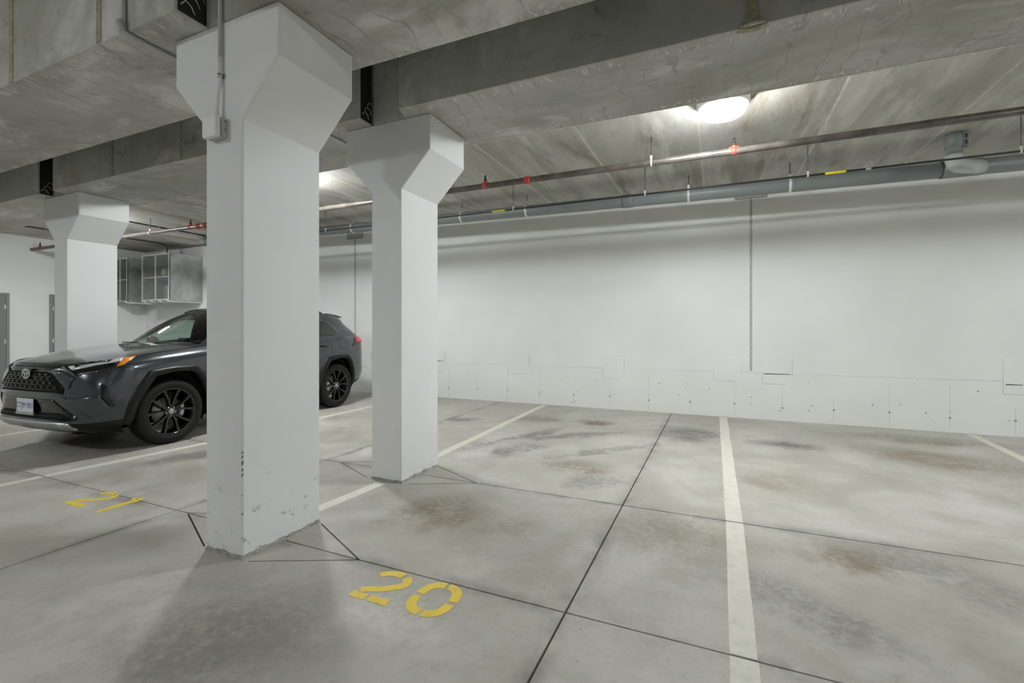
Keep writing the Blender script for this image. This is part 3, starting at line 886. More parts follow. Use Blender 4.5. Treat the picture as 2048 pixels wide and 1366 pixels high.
# ------------------------------------------------------------------ steel storage cabinets over the bays
def mat_sheet():
    t = NT('zinc_sheet')
    f = t.noise(2.2, 4, 0.6, dist=1.2)
    c = t.ramp(f, [(0.3, (0.30, 0.33, 0.32)), (0.55, (0.50, 0.53, 0.52)), (0.75, (0.66, 0.68, 0.67))])
    t.col(c)
    t.b.inputs['Metallic'].default_value = 0.55
    t.b.inputs['Roughness'].default_value = 0.38
    return t.m
M['sheet'] = mat_sheet()
def mat_pane():
    t = NT('cabinet_pane')
    t.b.inputs['Base Color'].default_value = (0.5, 0.56, 0.56, 1)
    t.b.inputs['Roughness'].default_value = 0.12
    t.b.inputs['Alpha'].default_value = 0.15
    return t.m
M['pane'] = mat_pane()
M['inside'] = simple('cabinet_inside', (0.10, 0.10, 0.10), 0.7)
M['cardboard'] = simple('brown_card', (0.25, 0.18, 0.10), 0.8)
def cabinet(x0, x1, z0, z1, label, goods):
    y0, y1 = 6.89, WALL_Y - 0.012
    e = empty('storage_cabinet', (x0, y0, z0))
    tag(e, label, 'cabinet', 'steel storage cabinets', 'thing')
    t = 0.02
    sub(e, MB().box(x1 - t, x1, y0, y1, z0, z1), 'side_panel', M['sheet'], 0.003)
    sub(e, MB().box(x0, x0 + t, y0, y1, z0, z1), 'side_panel', M['sheet'], 0.003)
    sub(e, MB().box(x0 + t, x1 - t, y0 + 0.02, y1, z1 - t, z1), 'top_panel', M['sheet'])
    sub(e, MB().box(x0 + t, x1 - t, y0 + 0.02, y1, z0, z0 + t), 'bottom_panel', M['sheet'])
    sub(e, MB().box(x0 + t, x1 - t, y1 - t, y1, z0 + t, z1 - t), 'back_panel', M['inside'])
    xm = (x0 + x1) / 2; zm = z0 + (z1 - z0) * 0.50
    fr = MB()
    w = 0.028
    for (a, b) in ((x0, x0 + w), (x1 - w, x1), (xm - 0.014, xm + 0.014)):
        fr.box(a, b, y0 - 0.004, y0 + 0.02, z0, z1)
    for (a, b) in ((z0, z0 + w), (z1 - w, z1), (zm - 0.008, zm + 0.008)):
        fr.box(x0 + w, x1 - w, y0 - 0.003, y0 + 0.018, a, b)
    sub(e, fr, 'door_frame', M['clip'])
    for (a, b) in ((x0 + w, xm - 0.014), (xm + 0.014, x1 - w)):
        for (c, d) in ((z0 + w, zm - 0.008), (zm + 0.008, z1 - w)):
            sub(e, MB().box(a, b, y0 + 0.005, y0 + 0.008, c, d), 'pane', M['pane'])
    sub(e, MB().box(x0 + t, x1 - t, y0 + 0.05, y1 - t, zm - 0.012, zm), 'shelf', M['sheet'])
    # steel angles it sits on
    n = 4 if goods else 2
    for i in range(n):
        x = x0 + 0.06 + (x1 - x0 - 0.12) * i / (n - 1)
        sub(e, MB().prism([(y0 - 0.03, z0 - 0.004), (y1, z0 - 0.004), (y1, z0 - 0.045), (y0 + 0.03, z0 - 0.045), (y0 - 0.03, z0 - 0.02)], x - 0.02, x + 0.02, 'x'), 'support_angle', M['lampbody'])
    sub(e, MB().box(x0, x1, y1 - 0.03, y1, z0 - 0.045, z0 - 0.005), 'wall_rail', M['lampbody'])
    return e
cabinet(-13.17, -12.06, 2.035, 3.168, 'zinc storage cabinet with four-pane doors on the back wall, beyond the car roof', True)
cabinet(-14.46, -13.80, 2.035, 3.162, 'second zinc cabinet, half hidden by the column behind the car', False)
e = empty('storage_box', (-12.32, 7.2, 2.06)); tag(e, 'brown box inside the zinc storage cabinet, lower shelf', 'box', 'goods in the cabinet', 'thing')
MB().box(-0.16, 0.2, -0.18, 0.3, 0.0, 0.34).build('carton', M['cardboard'], e, 0.004)
MB().box(-0.03, 0.03, -0.183, 0.303, 0.02, 0.343).build('tape', M['clip'], e)
e = empty('cable_reel', (-12.55, 7.1, 2.604)); tag(e, 'coiled hose reel seen through the cabinet pane', 'hose reel', 'goods in the cabinet', 'thing')
MB().lathe([(0.07, -0.05), (0.13, -0.05), (0.14, -0.03), (0.14, 0.03), (0.13, 0.05), (0.07, 0.05)], (0, 0, 0.14), 'y', 22, close=True).build('coil', M['cardboard'], e)
MB().lathe([(0.02, -0.06), (0.075, -0.06), (0.075, -0.052), (0.02, -0.052)], (0, 0, 0.14), 'y', 18, close=True).build('hub', M['clip'], e)
e = empty('red_can', (-12.24, 7.1, 2.604)); tag(e, 'red can on the upper shelf of the zinc cabinet', 'can', 'goods in the cabinet', 'thing')
MB().lathe([(0.10, 0.0), (0.105, 0.01), (0.105, 0.27), (0.09, 0.29), (0.03, 0.30), (0.03, 0.33)], (0, 0, 0), 'z', 20).build('can_body', M['red'], e)
MB().tube([(-0.08, 0, 0.29), (-0.05, 0, 0.35), (0.05, 0, 0.35), (0.08, 0, 0.29)], 0.008, 8).build('handle', M['black'], e)

# ------------------------------------------------------------------ doors in the end wall
def end_door(n, y0, y1, top, hinge_right, label):
    d = MB().box(LEFT_X, LEFT_X + 0.02, y0 + 0.05, y1 - 0.05, 0.008, top - 0.05).build('door_%d' % n, M['doorgrey'], None, 0.003)
    tag(d, label, kind='structure')
    f = MB()
    f.box(LEFT_X, LEFT_X + 0.035, y0, y0 + 0.05, 0.0, top).box(LEFT_X, LEFT_X + 0.035, y1 - 0.05, y1, 0.0, top).box(LEFT_X, LEFT_X + 0.035, y0 + 0.05, y1 - 0.05, top - 0.05, top)
    f.build('door_frame', M['frame'], d, 0.003)
    yh = y1 - 0.05 if hinge_right else y0 + 0.05
    for z in (0.28, 1.05, 1.82):
        MB().lathe([(0.010, -0.055), (0.010, 0.055)], (LEFT_X + 0.03, yh, z), 'z', 10).box(LEFT_X + 0.018, LEFT_X + 0.023, yh - 0.03, yh + 0.03, z - 0.05, z + 0.05).build('hinge', M['chrome'], d)
    yk = y0 + 0.12 if hinge_right else y1 - 0.12
    MB().lathe([(0.026, 0.018), (0.026, 0.026), (0.012, 0.03), (0.012, 0.055), (0.028, 0.06), (0.028, 0.085), (0.014, 0.092)], (LEFT_X, yk, 1.02), 'x', 14).build('door_knob', M['chrome'], d)
    return d
end_door(1, 3.94, 4.96, 2.13, True, 'grey steel door at the left edge of the end wall')
d = end_door(2, 5.64, 6.66, 2.15, False, 'grey steel door half hidden by the column beyond the car')
MB().lathe([(0.02, 0.018), (0.02, 0.03), (0.012, 0.034)], (LEFT_X, 5.78, 1.0), 'x', 12).build('lock_cylinder', M['chrome'], d)
# ------------------------------------------------------------------ the parked car
# local frame: x forward, y to the car's left, z up, origin on the ground under the front axle
def crom(P, n):
    out = []
    m = len(P)
    for i in range(m - 1):
        p0, p1, p2, p3 = P[max(i - 1, 0)], P[i], P[i + 1], P[min(i + 2, m - 1)]
        for k in range(n):
            t = k / n
            out.append(p1 * (2 * t ** 3 - 3 * t ** 2 + 1) + p2 * (-2 * t ** 3 + 3 * t ** 2) + (p2 - p0) * 0.5 * (t ** 3 - 2 * t ** 2 + t) + (p3 - p1) * 0.5 * (t ** 3 - t ** 2))
    out.append(P[-1].copy())
    return out
ST = [  # seven levels (x, y, z) per station, nose centre -> flank -> tail centre
    [(0.78, 0, 0.25), (0.885, 0, 0.335), (0.865, 0, 0.47), (0.885, 0, 0.625), (0.875, 0, 0.80), (0.855, 0, 0.90), (0.83, 0, 0.945)],
    [(0.775, 0.28, 0.25), (0.88, 0.28, 0.335), (0.86, 0.28, 0.47), (0.88, 0.28, 0.625), (0.866, 0.28, 0.80), (0.845, 0.28, 0.90), (0.815, 0.28, 0.95)],
    [(0.75, 0.50, 0.25), (0.855, 0.52, 0.335), (0.84, 0.52, 0.47), (0.855, 0.51, 0.625), (0.835, 0.50, 0.80), (0.815, 0.49, 0.90), (0.775, 0.48, 0.957)],
    [(0.69, 0.66, 0.25), (0.79, 0.70, 0.335), (0.785, 0.70, 0.47), (0.795, 0.69, 0.625), (0.78, 0.68, 0.79), (0.745, 0.655, 0.905), (0.68, 0.62, 0.972)],
    [(0.58, 0.75, 0.25), (0.655, 0.815, 0.335), (0.665, 0.825, 0.47), (0.675, 0.83, 0.625), (0.66, 0.81, 0.79), (0.61, 0.78, 0.915), (0.52, 0.72, 0.99)],
    [(0.42, 0.79, 0.25), (0.44, 0.875, 0.34), (0.44, 0.885, 0.48), (0.44, 0.89, 0.635), (0.43, 0.885, 0.80), (0.40, 0.86, 0.945), (0.33, 0.785, 1.018)],
    [(0.0, 0.82, 0.25), (0.0, 0.90, 0.34), (0.0, 0.905, 0.49), (0.0, 0.91, 0.65), (0.0, 0.91, 0.83), (0.0, 0.89, 0.985), (0.0, 0.80, 1.065)],
    [(-0.5, 0.80, 0.25), (-0.5, 0.875, 0.34), (-0.5, 0.885, 0.50), (-0.5, 0.89, 0.67), (-0.5, 0.90, 0.86), (-0.5, 0.885, 1.02), (-0.5, 0.805, 1.10)],
    [(-1.35, 0.80, 0.25), (-1.35, 0.87, 0.34), (-1.35, 0.875, 0.50), (-1.35, 0.89, 0.68), (-1.35, 0.905, 0.88), (-1.35, 0.89, 1.04), (-1.35, 0.815, 1.125)],
    [(-2.1, 0.80, 0.25), (-2.1, 0.875, 0.34), (-2.1, 0.89, 0.50), (-2.1, 0.905, 0.70), (-2.1, 0.915, 0.90), (-2.1, 0.895, 1.07), (-2.1, 0.81, 1.16)],
    [(-2.69, 0.80, 0.26), (-2.69, 0.89, 0.35), (-2.69, 0.91, 0.52), (-2.69, 0.92, 0.72), (-2.69, 0.92, 0.92), (-2.69, 0.89, 1.10), (-2.69, 0.80, 1.195)],
    [(-3.08, 0.77, 0.28), (-3.08, 0.85, 0.37), (-3.08, 0.88, 0.53), (-3.08, 0.89, 0.73), (-3.08, 0.895, 0.93), (-3.08, 0.875, 1.11), (-3.06, 0.79, 1.21)],
    [(-3.32, 0.66, 0.31), (-3.42, 0.75, 0.40), (-3.47, 0.785, 0.55), (-3.45, 0.80, 0.74), (-3.44, 0.805, 0.94), (-3.42, 0.80, 1.11), (-3.36, 0.745, 1.215)],
    [(-3.42, 0.52, 0.32), (-3.55, 0.56, 0.41), (-3.60, 0.57, 0.56), (-3.54, 0.575, 0.75), (-3.51, 0.575, 0.94), (-3.47, 0.57, 1.11), (-3.42, 0.55, 1.22)],
    [(-3.45, 0.25, 0.32), (-3.59, 0.27, 0.41), (-3.64, 0.28, 0.56), (-3.58, 0.28, 0.75), (-3.55, 0.28, 0.94), (-3.51, 0.28, 1.11), (-3.46, 0.27, 1.22)],
    [(-3.46, 0, 0.32), (-3.60, 0, 0.41), (-3.65, 0, 0.56), (-3.59, 0, 0.75), (-3.56, 0, 0.94), (-3.52, 0, 1.11), (-3.47, 0, 1.22)],
]
SUB_S, SUB_L = 9, 5
def body_grid():
    """half-body grid [station][level], y >= 0"""
    rows = [crom([Vector(p) for p in st], SUB_L) for st in ST]
    cols = []
    nl = len(rows[0])
    for l in range(nl):
        cols.append(crom([r[l] for r in rows], SUB_S))
    ns = len(cols[0])
    return [[cols[l][s] for l in range(nl)] for s in range(ns)]
RAIL = [  # roof-edge rail of the left side with the forward and upward bulge of the centre line
    ((-0.50, 0.795, 1.105), 0.23, 0.018), ((-0.66, 0.765, 1.235), 0.20, 0.03), ((-0.84, 0.728, 1.365), 0.165, 0.04), ((-1.06, 0.685, 1.49), 0.13, 0.05),
    ((-1.32, 0.655, 1.57), 0.06, 0.058), ((-1.7, 0.642, 1.605), 0.0, 0.06), ((-2.15, 0.635, 1.605), 0.0, 0.058), ((-2.58, 0.63, 1.585), 0.0, 0.052), ((-3.03, 0.615, 1.518), -0.08, 0.045),
    ((-3.13, 0.65, 1.42), -0.10, 0.03), ((-3.25, 0.70, 1.31), -0.12, 0.015), ((-3.36, 0.74, 1.218), -0.13, 0.006)]
SUB_R = 5
def top_grid(nc=16):
    pr = crom([Vector(r[0]) for r in RAIL], SUB_R)
    bl = crom([Vector((r[1], r[2], 0)) for r in RAIL], SUB_R)
    g = []
    for p, b in zip(pr, bl):
        row = []
        for k in range(nc + 1):
            u = 1 - 2 * k / nc
            q = 1 - u * u
            row.append(Vector((p.x + b.x * q, p.y * u, p.z + b.y * (1 - abs(u) ** 2.6))))
        g.append(row)
    return g, pr
BELT = [(-0.50, 0.805, 1.102), (-0.62, 0.81, 1.106), (-0.80, 0.812, 1.110), (-1.02, 0.815, 1.117), (-1.3, 0.816, 1.125), (-1.68, 0.815, 1.140), (-2.13, 0.81, 1.161), (-2.55, 0.803, 1.186), (-2.85, 0.797, 1.203), (-3.04, 0.79, 1.209), (-3.22, 0.775, 1.213), (-3.36, 0.745, 1.215)]
def side_grid(nv=10):
    bl = crom([Vector(p) for p in BELT], SUB_R)
    _, rl = top_grid()
    g = []
    for a, b in zip(bl, rl):
        row = []
        for k in range(nv + 1):
            v = k / nv
            q = a.lerp(b, v)
            q.y += 0.022 * 4 * v * (1 - v) * min(1, (b.z - a.z) / 0.25)
            row.append(q)
        g.append(row)
    return g
def hood_grid(G, nx=26, ny=20):
    rail = [r[-1] for r in G if r[-1].x > -0.53]
    def at(x):
        for a, b in zip(rail[:-1], rail[1:]):
            if b.x <= x <= a.x:
                t = (x - a.x) / (b.x - a.x) if abs(b.x - a.x) > 1e-9 else 0
                return a.lerp(b, t)
        return rail[0] if x > rail[0].x else rail[-1]
    g = []
    x0, x1 = rail[0].x, -0.50
    for i in range(nx + 1):
        t = i / nx
        x = x0 + (x1 - x0) * (t ** 1.5)
        r = at(x)
        row = []
        for j in range(ny + 1):
            u = 1 - 2 * j / ny
            au = abs(u)
            crown = 0.060 * min(1, t * 2.2) * (1 - au ** 3.2) - 0.012 * min(1, t * 2) * max(0, 1 - (au / 0.55) ** 2)
            # leading edge rolls forward over the nose
            row.append(Vector((x, r.y * u, r.z + crown)))
        g.append(row)
    return g
def grid_mb(g, flip=False, keep=None, m=None):
    m = m or MB()
    nr, nc = len(g), len(g[0])
    vs = [p for row in g for p in row]
    fs = []
    for i in range(nr - 1):
        for j in range(nc - 1):
            if keep and not keep(i, j):
                continue
            f = (i * nc + j, i * nc + j + 1, (i + 1) * nc + j + 1, (i + 1) * nc + j)
            fs.append(f[::-1] if flip else f)
    m.add(vs, fs, True)
    return m
def mirror(g):
    return [[Vector((p.x, -p.y, p.z)) for p in row] for row in g]
def full_surface():
    """closed-ish skin used only to lay trim on"""
    G = body_grid()
    m = grid_mb(G); grid_mb(mirror(G), m=m)
    T, _ = top_grid(); grid_mb(T, m=m)
    S = side_grid(); grid_mb(S, m=m); grid_mb(mirror(S), m=m)
    grid_mb(hood_grid(G), m=m)
    return m

CAR_O = Vector((-6.653, 3.274, 0))
CAR_RZ = math.atan2(-0.9987, 0.0504)
def mat_carpaint():
    t = NT('grey_metallic_paint')
    t.b.inputs['Base Color'].default_value = (0.050, 0.059, 0.070, 1)
    t.b.inputs['Metallic'].default_value = 0.55
    t.b.inputs['Roughness'].default_value = 0.24
    t.b.inputs['Coat Weight'].default_value = 1.0
    t.b.inputs['Coat Roughness'].default_value = 0.03
    return t.m
M['paint'] = mat_carpaint()
M['gloss'] = simple('gloss_black', (0.004, 0.004, 0.005), 0.07, coat=0.3)
M['mesh'] = simple('grille_black', (0.004, 0.004, 0.004), 0.6, spec=0.15)
M['plastic'] = simple('black_plastic', (0.009, 0.009, 0.010), 0.36, spec=0.3)
M['rubber'] = simple('tyre_rubber', (0.009, 0.009, 0.009), 0.6, spec=0.3)
M['rimblack'] = simple('black_wheel', (0.007, 0.007, 0.008), 0.16, coat=0.5)
M['silver'] = simple('satin_silver', (0.46, 0.465, 0.46), 0.32, 0.75)
M['lampclear'] = simple('headlamp_light_bar', (0.66, 0.68, 0.70), 0.18, 0.3)
M['lampgrey'] = simple('headlamp_reflector', (0.25, 0.26, 0.27), 0.2, 0.6)
M['amber'] = simple('amber_reflector', (0.85, 0.26, 0.02), 0.25, coat=0.5)
M['taillight'] = simple('red_tail_lens', (0.72, 0.04, 0.05), 0.2, coat=0.6)
M['smoke'] = simple('smoked_lens', (0.03, 0.028, 0.03), 0.15, coat=0.5)
M['platewhite'] = simple('number_plate_white', (0.72, 0.73, 0.80), 0.4)
M['plateblue'] = simple('number_plate_blue', (0.10, 0.12, 0.32), 0.5)
M['emblemblue'] = simple('emblem_blue', (0.02, 0.03, 0.12), 0.2, coat=0.6)
M['seat'] = simple('dark_seat_cloth', (0.05, 0.05, 0.052), 0.8)
M['tint'] = simple('tinted_glass', (0.02, 0.024, 0.022), 0.05, coat=0.5)
def mat_glass():
    t = NT('car_glass')
    t.t.nodes.remove(t.b)
    out = t.t.nodes['Material Output']
    tr = t.n('ShaderNodeBsdfTransparent'); tr.inputs[0].default_value = (0.62, 0.74, 0.68, 1)
    gl = t.n('ShaderNodeBsdfGlossy'); gl.inputs['Roughness'].default_value = 0.02
    fr = t.n('ShaderNodeFresnel'); fr.inputs['IOR'].default_value = 1.5
    mx = t.n('ShaderNodeMixShader')
    t.l(fr.outputs[0], mx.inputs[0]); t.l(tr.outputs[0], mx.inputs[1]); t.l(gl.outputs[0], mx.inputs[2])
    t.l(mx.outputs[0], out.inputs['Surface'])
    return t.m
M['glass'] = mat_glass()

def build_car():
    car = empty('car', CAR_O, CAR_RZ)
    tag(car, 'dark grey crossover parked nose out behind the nearest column', 'car', kind='thing')
    surf = full_surface()
    bvh = BVHTree.FromPolygons([Vector(v) for v in surf.v], surf.f)
    MID = Vector((-1.3, 0, 0.75))
    def snap(p, off):
        loc, n, _, _ = bvh.find_nearest(p)
        if n.dot(loc - MID) < 0: n = -n
        return loc + n * off, n
    def part(mb, name, mat, parent=car, bev=0.0):
        return mb.build(name, mat, parent, bev)
    def patch(name, pts, mat, parent=car, off=0.004, thick=0.012, res=0.03, sides=(1, -1)):
        """a piece of trim laid on the body skin inside a 3D outline; one piece on each given side"""
        out = []
        for sgn in sides:
            P = [Vector((p[0], p[1] * sgn, p[2])) for p in pts]
            n = Vector((0, 0, 0)); c = sum(P, Vector()) / len(P)
            for a, b in zip(P, P[1:] + P[:1]):
                n += (a - c).cross(b - c)
            n.normalize()
            u = Vector((0, 0, 1)).cross(n)
            u = u.normalized() if u.length > 1e-3 else Vector((1, 0, 0))
            w = n.cross(u)
            bd = []
            for a, b in zip(P, P[1:] + P[:1]):
                k = max(1, int((b - a).length / res))
                for i in range(k):
                    bd.append(a.lerp(b, i / k))
            b2 = [Vector(((p - c).dot(u), (p - c).dot(w))) for p in bd]
            dep = [(p - c).dot(n) for p in bd]
            def inside(q):
                r = False
                for i in range(len(b2)):
                    a, b = b2[i], b2[i - 1]
                    if (a.y > q.y) != (b.y > q.y) and q.x < (b.x - a.x) * (q.y - a.y) / (b.y - a.y) + a.x:
                        r = not r
                return r
            x0, x1 = min(q.x for q in b2), max(q.x for q in b2)
            y0, y1 = min(q.y for q in b2), max(q.y for q in b2)
            inn = []
            nx, ny = int((x1 - x0) / res) + 1, int((y1 - y0) / res) + 1
            for i in range(1, nx):
                for j in range(1, ny):
                    q = Vector((x0 + i * res, y0 + j * res))
                    if inside(q) and min((q - k).length for k in b2) > res * 0.5:
                        inn.append(q)
            N = len(b2)
            ov, oe, of, om, _, off_ = delaunay_2d_cdt(b2 + inn, [], [list(range(N))], 1, 1e-6)
            top, bot = [], []
            for q in ov:
                ws = [1.0 / ((q - k).length_squared + 1e-6) for k in b2]
                d = sum(a * b for a, b in zip(ws, dep)) / sum(ws)
                p3 = c + u * q.x + w * q.y + n * d
                t3, nn = snap(p3, off)
                top.append(t3); bot.append(t3 - nn * thick)
            m = MB()
            K = len(top)
            fs = [tuple(f) for f in of]
            m.add(top + bot, fs, True)
            cnt = {}
            for f in fs:
                for a, b in zip(f, f[1:] + f[:1]):
                    cnt[(a, b)] = cnt.get((a, b), 0) + 1
            for (a, b) in list(cnt):
                if (b, a) not in cnt:
                    m.f.append((b, a, a + K, b + K)); m.s.append(False)
            out.append(part(m, name, mat, parent))
        return out
    # --- wheel arches
    AX = (0.0, -2.69)
    OUT = [(0.485, 0.33), (0.462, 0.45), (0.430, 0.555), (0.367, 0.69), (0.243, 0.858), (-0.02, 0.886), (-0.284, 0.880), (-0.395, 0.765), (-0.47, 0.60), (-0.50, 0.45), (-0.51, 0.33)]
    INN = [(0.405, 0.26), (0.385, 0.42), (0.335, 0.55), (0.185, 0.792), (-0.02, 0.830), (-0.25, 0.820), (-0.345, 0.725), (-0.405, 0.57), (-0.43, 0.42), (-0.44, 0.26)]
    def in_arch(x, z):
        for a in AX:
            P = [(a + q[0] * 0.93, q[1] - 0.03) for q in OUT] + [(a - 0.47, 0.0), (a + 0.45, 0.0)]
            r = False
            for i in range(len(P)):
                p, q = P[i], P[i - 1]
                if (p[1] > z) != (q[1] > z) and x < (q[0] - p[0]) * (z - p[1]) / (q[1] - p[1]) + p[0]:
                    r = not r
            if r: return True
        return False
    G = body_grid()
    nl = len(G[0])
    CLAD = 6     # grid rows of unpainted lower cladding
    def mid(i, j):
        q = (G[i][j] + G[i + 1][j + 1]) / 2
        return q
    def painted(i, j):
        q = mid(i, j)
        return j >= CLAD and not (abs(q.y) > 0.70 and in_arch(q.x, q.z))
    def clad(i, j):
        q = mid(i, j)
        return j < CLAD and not (abs(q.y) > 0.62 and in_arch(q.x, q.z))
    m = grid_mb(G, keep=painted); grid_mb(mirror(G), keep=painted, m=m)
    T, rl = top_grid()
    S = side_grid()
    iw0, iw1 = 1, 18          # windscreen rows of the roof loft
    ir0, ir1 = 43, 52         # rear screen rows
    part(m, 'body_shell', M['paint'])
    m = grid_mb(G, keep=clad); grid_mb(mirror(G), keep=clad, m=m)
    m.box(-3.35, 0.62, -0.62, 0.62, 0.22, 0.30)
    part(m, 'lower_cladding', M['plastic'])
    roof_keep = lambda i, j: not (iw0 <= i < iw1 and 1 <= j < 15) and not (ir0 <= i < ir1 and 2 <= j < 14)
    def win(i, j):
        return 1 <= j < 9 and ((5 <= i < 21) or (22 <= i < 33))
    m = grid_mb(T, keep=roof_keep)
    side_keep = lambda i, j: not win(i, j) and not (21 <= i < 22)
    grid_mb(S, keep=side_keep, m=m); grid_mb(mirror(S), keep=side_keep, m=m)
    part(m, 'roof', M['paint'])
    part(grid_mb(T, keep=lambda i, j: iw0 <= i < iw1 and 1 <= j < 15), 'windscreen', M['glass'])
    part(grid_mb(T, keep=lambda i, j: ir0 <= i < ir1 and 2 <= j < 14), 'rear_screen', M['tint'])
    for g in (S, mirror(S)):
        part(grid_mb(g, keep=lambda i, j: win(i, j) and i < 21), 'side_window', M['glass'])
        part(grid_mb(g, keep=lambda i, j: win(i, j) and i >= 22), 'side_window', M['tint'])
        part(grid_mb(g, keep=lambda i, j: 21 <= i < 22), 'door_pillar', M['gloss'])
    # black windscreen border along the pillars
    H = hood_grid(G)
    part(grid_mb(H), 'bonnet', M['paint'])
    for sgn in (1, -1):
        rail = [r[-1] for r in G if 0.42 > r[-1].x > -0.5]
        part(MB().tube([Vector((p.x, p.y * sgn, p.z + 0.001)) for p in rail], 0.0045, 6), 'bonnet_gap', M['dark'])
        # roof rail
        rr = [Vector((p.x, (p.y - 0.035) * sgn, p.z + 0.035)) for p in rl if -2.75 < p.x < -1.12]
        rr[0].z -= 0.035; rr[-1].z -= 0.035
        part(MB().tube(rr, 0.016, 8), 'roof_rail', M['plastic'])
        # door mirror
        dm = part(MB().lathe([(0.01, -0.10), (0.075, -0.085), (0.092, -0.02), (0.085, 0.05), (0.05, 0.075), (0.005, 0.08)], (0, 0, 0), 'y', 16), 'door_mirror', M['gloss'])
        dm.location = (-0.90, 0.925 * sgn, 1.15); dm.scale = (0.85, 0.55, 0.75)
        part(MB().tube([(-0.78, 0.83 * sgn, 1.115), (-0.84, 0.90 * sgn, 1.12)], 0.025, 8), 'mirror_arm', M['plastic'])
    for a in AX:
        for sgn in (1, -1):
            m = MB()
            rows = []
            def dens(P, k=6):
                o = []
                for p, q in zip(P[:-1], P[1:]):
                    for i in range(k): o.append((p[0] + (q[0] - p[0]) * i / k, p[1] + (q[1] - p[1]) * i / k))
                o.append(P[-1]); return o
            def resample(P, n):
                L = [0]
                for p, q in zip(P[:-1], P[1:]): L.append(L[-1] + math.hypot(q[0] - p[0], q[1] - p[1]))
                o = []
                for i in range(n + 1):
                    s = L[-1] * i / n
                    for k in range(len(P) - 1):
                        if s <= L[k + 1] + 1e-9:
                            t = (s - L[k]) / max(1e-9, L[k + 1] - L[k])
                            o.append((P[k][0] + (P[k + 1][0] - P[k][0]) * t, P[k][1] + (P[k + 1][1] - P[k][1]) * t)); break
                return o
            po, pi = resample(OUT, 44), resample(INN, 44)
            def yat(x, z):
                h = bvh.ray_cast(Vector((x, 2.0, max(z, 0.31))), Vector((0, -1, 0)))
                return h[0].y if h[0] else 0.86
            for (xo, zo), (xi, zi) in zip(po, pi):
                yo = yat(a + xo, zo); yi = yat(a + xi, zi)
                xm, zm = xo * 0.7 + xi * 0.3, zo * 0.7 + zi * 0.3
                rows.append([(a + xo, (yo - 0.008) * sgn, zo), (a + xo * 0.99 + xi * 0.01, (yo + 0.010) * sgn, zo * 0.985 + zi * 0.015), (a + xm, (yo * 0.7 + yi * 0.3 + 0.018) * sgn, zm), (a + xi, (yi + 0.020) * sgn, zi), (a + xi, (yi - 0.07) * sgn, zi - 0.004)])
            rows = [[Vector(p) for p in r] for r in rows]
            grid_mb(rows, m=m)
            part(m, 'wheel_arch_trim', M['plastic'])
            # dark wheel house behind it
            w = MB(); arcs = []
            for i in range(17):
                t = math.radians(-25 + 230 * i / 16)
                arcs.append([Vector((a + 0.47 * math.cos(t), y * sgn, max(0.2, 0.37 + 0.47 * math.sin(t)))) for y in (0.46, 0.80)])
            grid_mb(arcs, m=w)
            w.box(a - 0.46, a + 0.46, 0.44 * sgn - 0.005, 0.44 * sgn + 0.005, 0.25, 0.84)
            part(w, 'wheel_house', M['dark'])
    # --- wheels
    for a in AX:
        for sgn in (1, -1):
            wh = empty('wheel'); wh.parent = car
            wh.location = (a, 0.795 * sgn, 0.368)
            wh.rotation_euler = (0, 0, 0 if sgn > 0 else PI)
            MB().lathe([(0.262, -0.095), (0.275, -0.112), (0.305, -0.120), (0.34, -0.115), (0.360, -0.098), (0.368, -0.07), (0.3685, 0.0), (0.368, 0.07), (0.360, 0.098), (0.34, 0.115), (0.305, 0.120), (0.275, 0.112), (0.262, 0.095)], axis='y', seg=48, close=True).build('tyre', M['rubber'], wh)
            MB().lathe([(0.266, 0.098), (0.273, 0.108), (0.266, 0.113), (0.252, 0.104), (0.243, 0.06), (0.228, 0.0), (0.235, -0.09), (0.263, -0.097)], axis='y', seg=48, close=True).build('rim', M['rimblack'], wh)
            MB().lathe([(0.035, -0.01), (0.165, -0.01), (0.165, 0.012), (0.06, 0.012), (0.055, 0.05), (0.035, 0.05)], axis='y', seg=32).build('brake_disc', M['steel'], wh)
            cal = MB()
            cp = []
            for i in range(7):
                t = math.radians(150 + 60 * i / 6) if True else 0
                cp.append((0.155 * math.cos(t), 0.155 * math.sin(t)))
            cal.tube([(-x * (1 if sgn > 0 else 1) * (-1 if a == 0 else 1) * (1), 0.03, z) for x, z in cp], 0.034, 8)
            cal.build('brake_caliper', M['silver'], wh)
            for k in range(5):
                for d in (-1, 1):
                    t0 = 2 * PI * k / 5 + PI / 2 + d * 0.14
                    t1 = 2 * PI * k / 5 + PI / 2 + d * 0.33
                    sp = MB()
                    r0, r1 = 0.045, 0.256
                    vs = []
                    for (r, t, hw, yo, th) in ((r0, t0, 0.016, 0.088, 0.045), (0.14, (t0 + t1) / 2, 0.017, 0.098, 0.035), (r1, t1, 0.026, 0.104, 0.03)):
                        c, s = math.cos(t), math.sin(t)
                        for (q, y) in ((-hw, yo - th), (-hw * 0.55, yo), (hw * 0.55, yo), (hw, yo - th)):
                            vs.append((r * c - q * s, y, r * s + q * c))
                    fs = []
                    for b in (0, 4):
                        for q in range(4):
                            q2 = (q + 1) % 4
                            fs.append((b + q, b + q2, b + 4 + q2, b + 4 + q))
                    fs += [(0, 1, 2, 3), (8, 9, 10, 11)]
                    sp.add(vs, fs)
                    sp.build('spoke', M['rimblack'], wh)
            MB().lathe([(0.062, 0.05), (0.060, 0.085), (0.04, 0.092), (0.0005, 0.093)], axis='y', seg=24).build('hub', M['rimblack'], wh)
            MB().lathe([(0.033, 0.090), (0.031, 0.098), (0.02, 0.100), (0.0005, 0.1005)], axis='y', seg=20).build('hub_cap', M['silver'], wh)
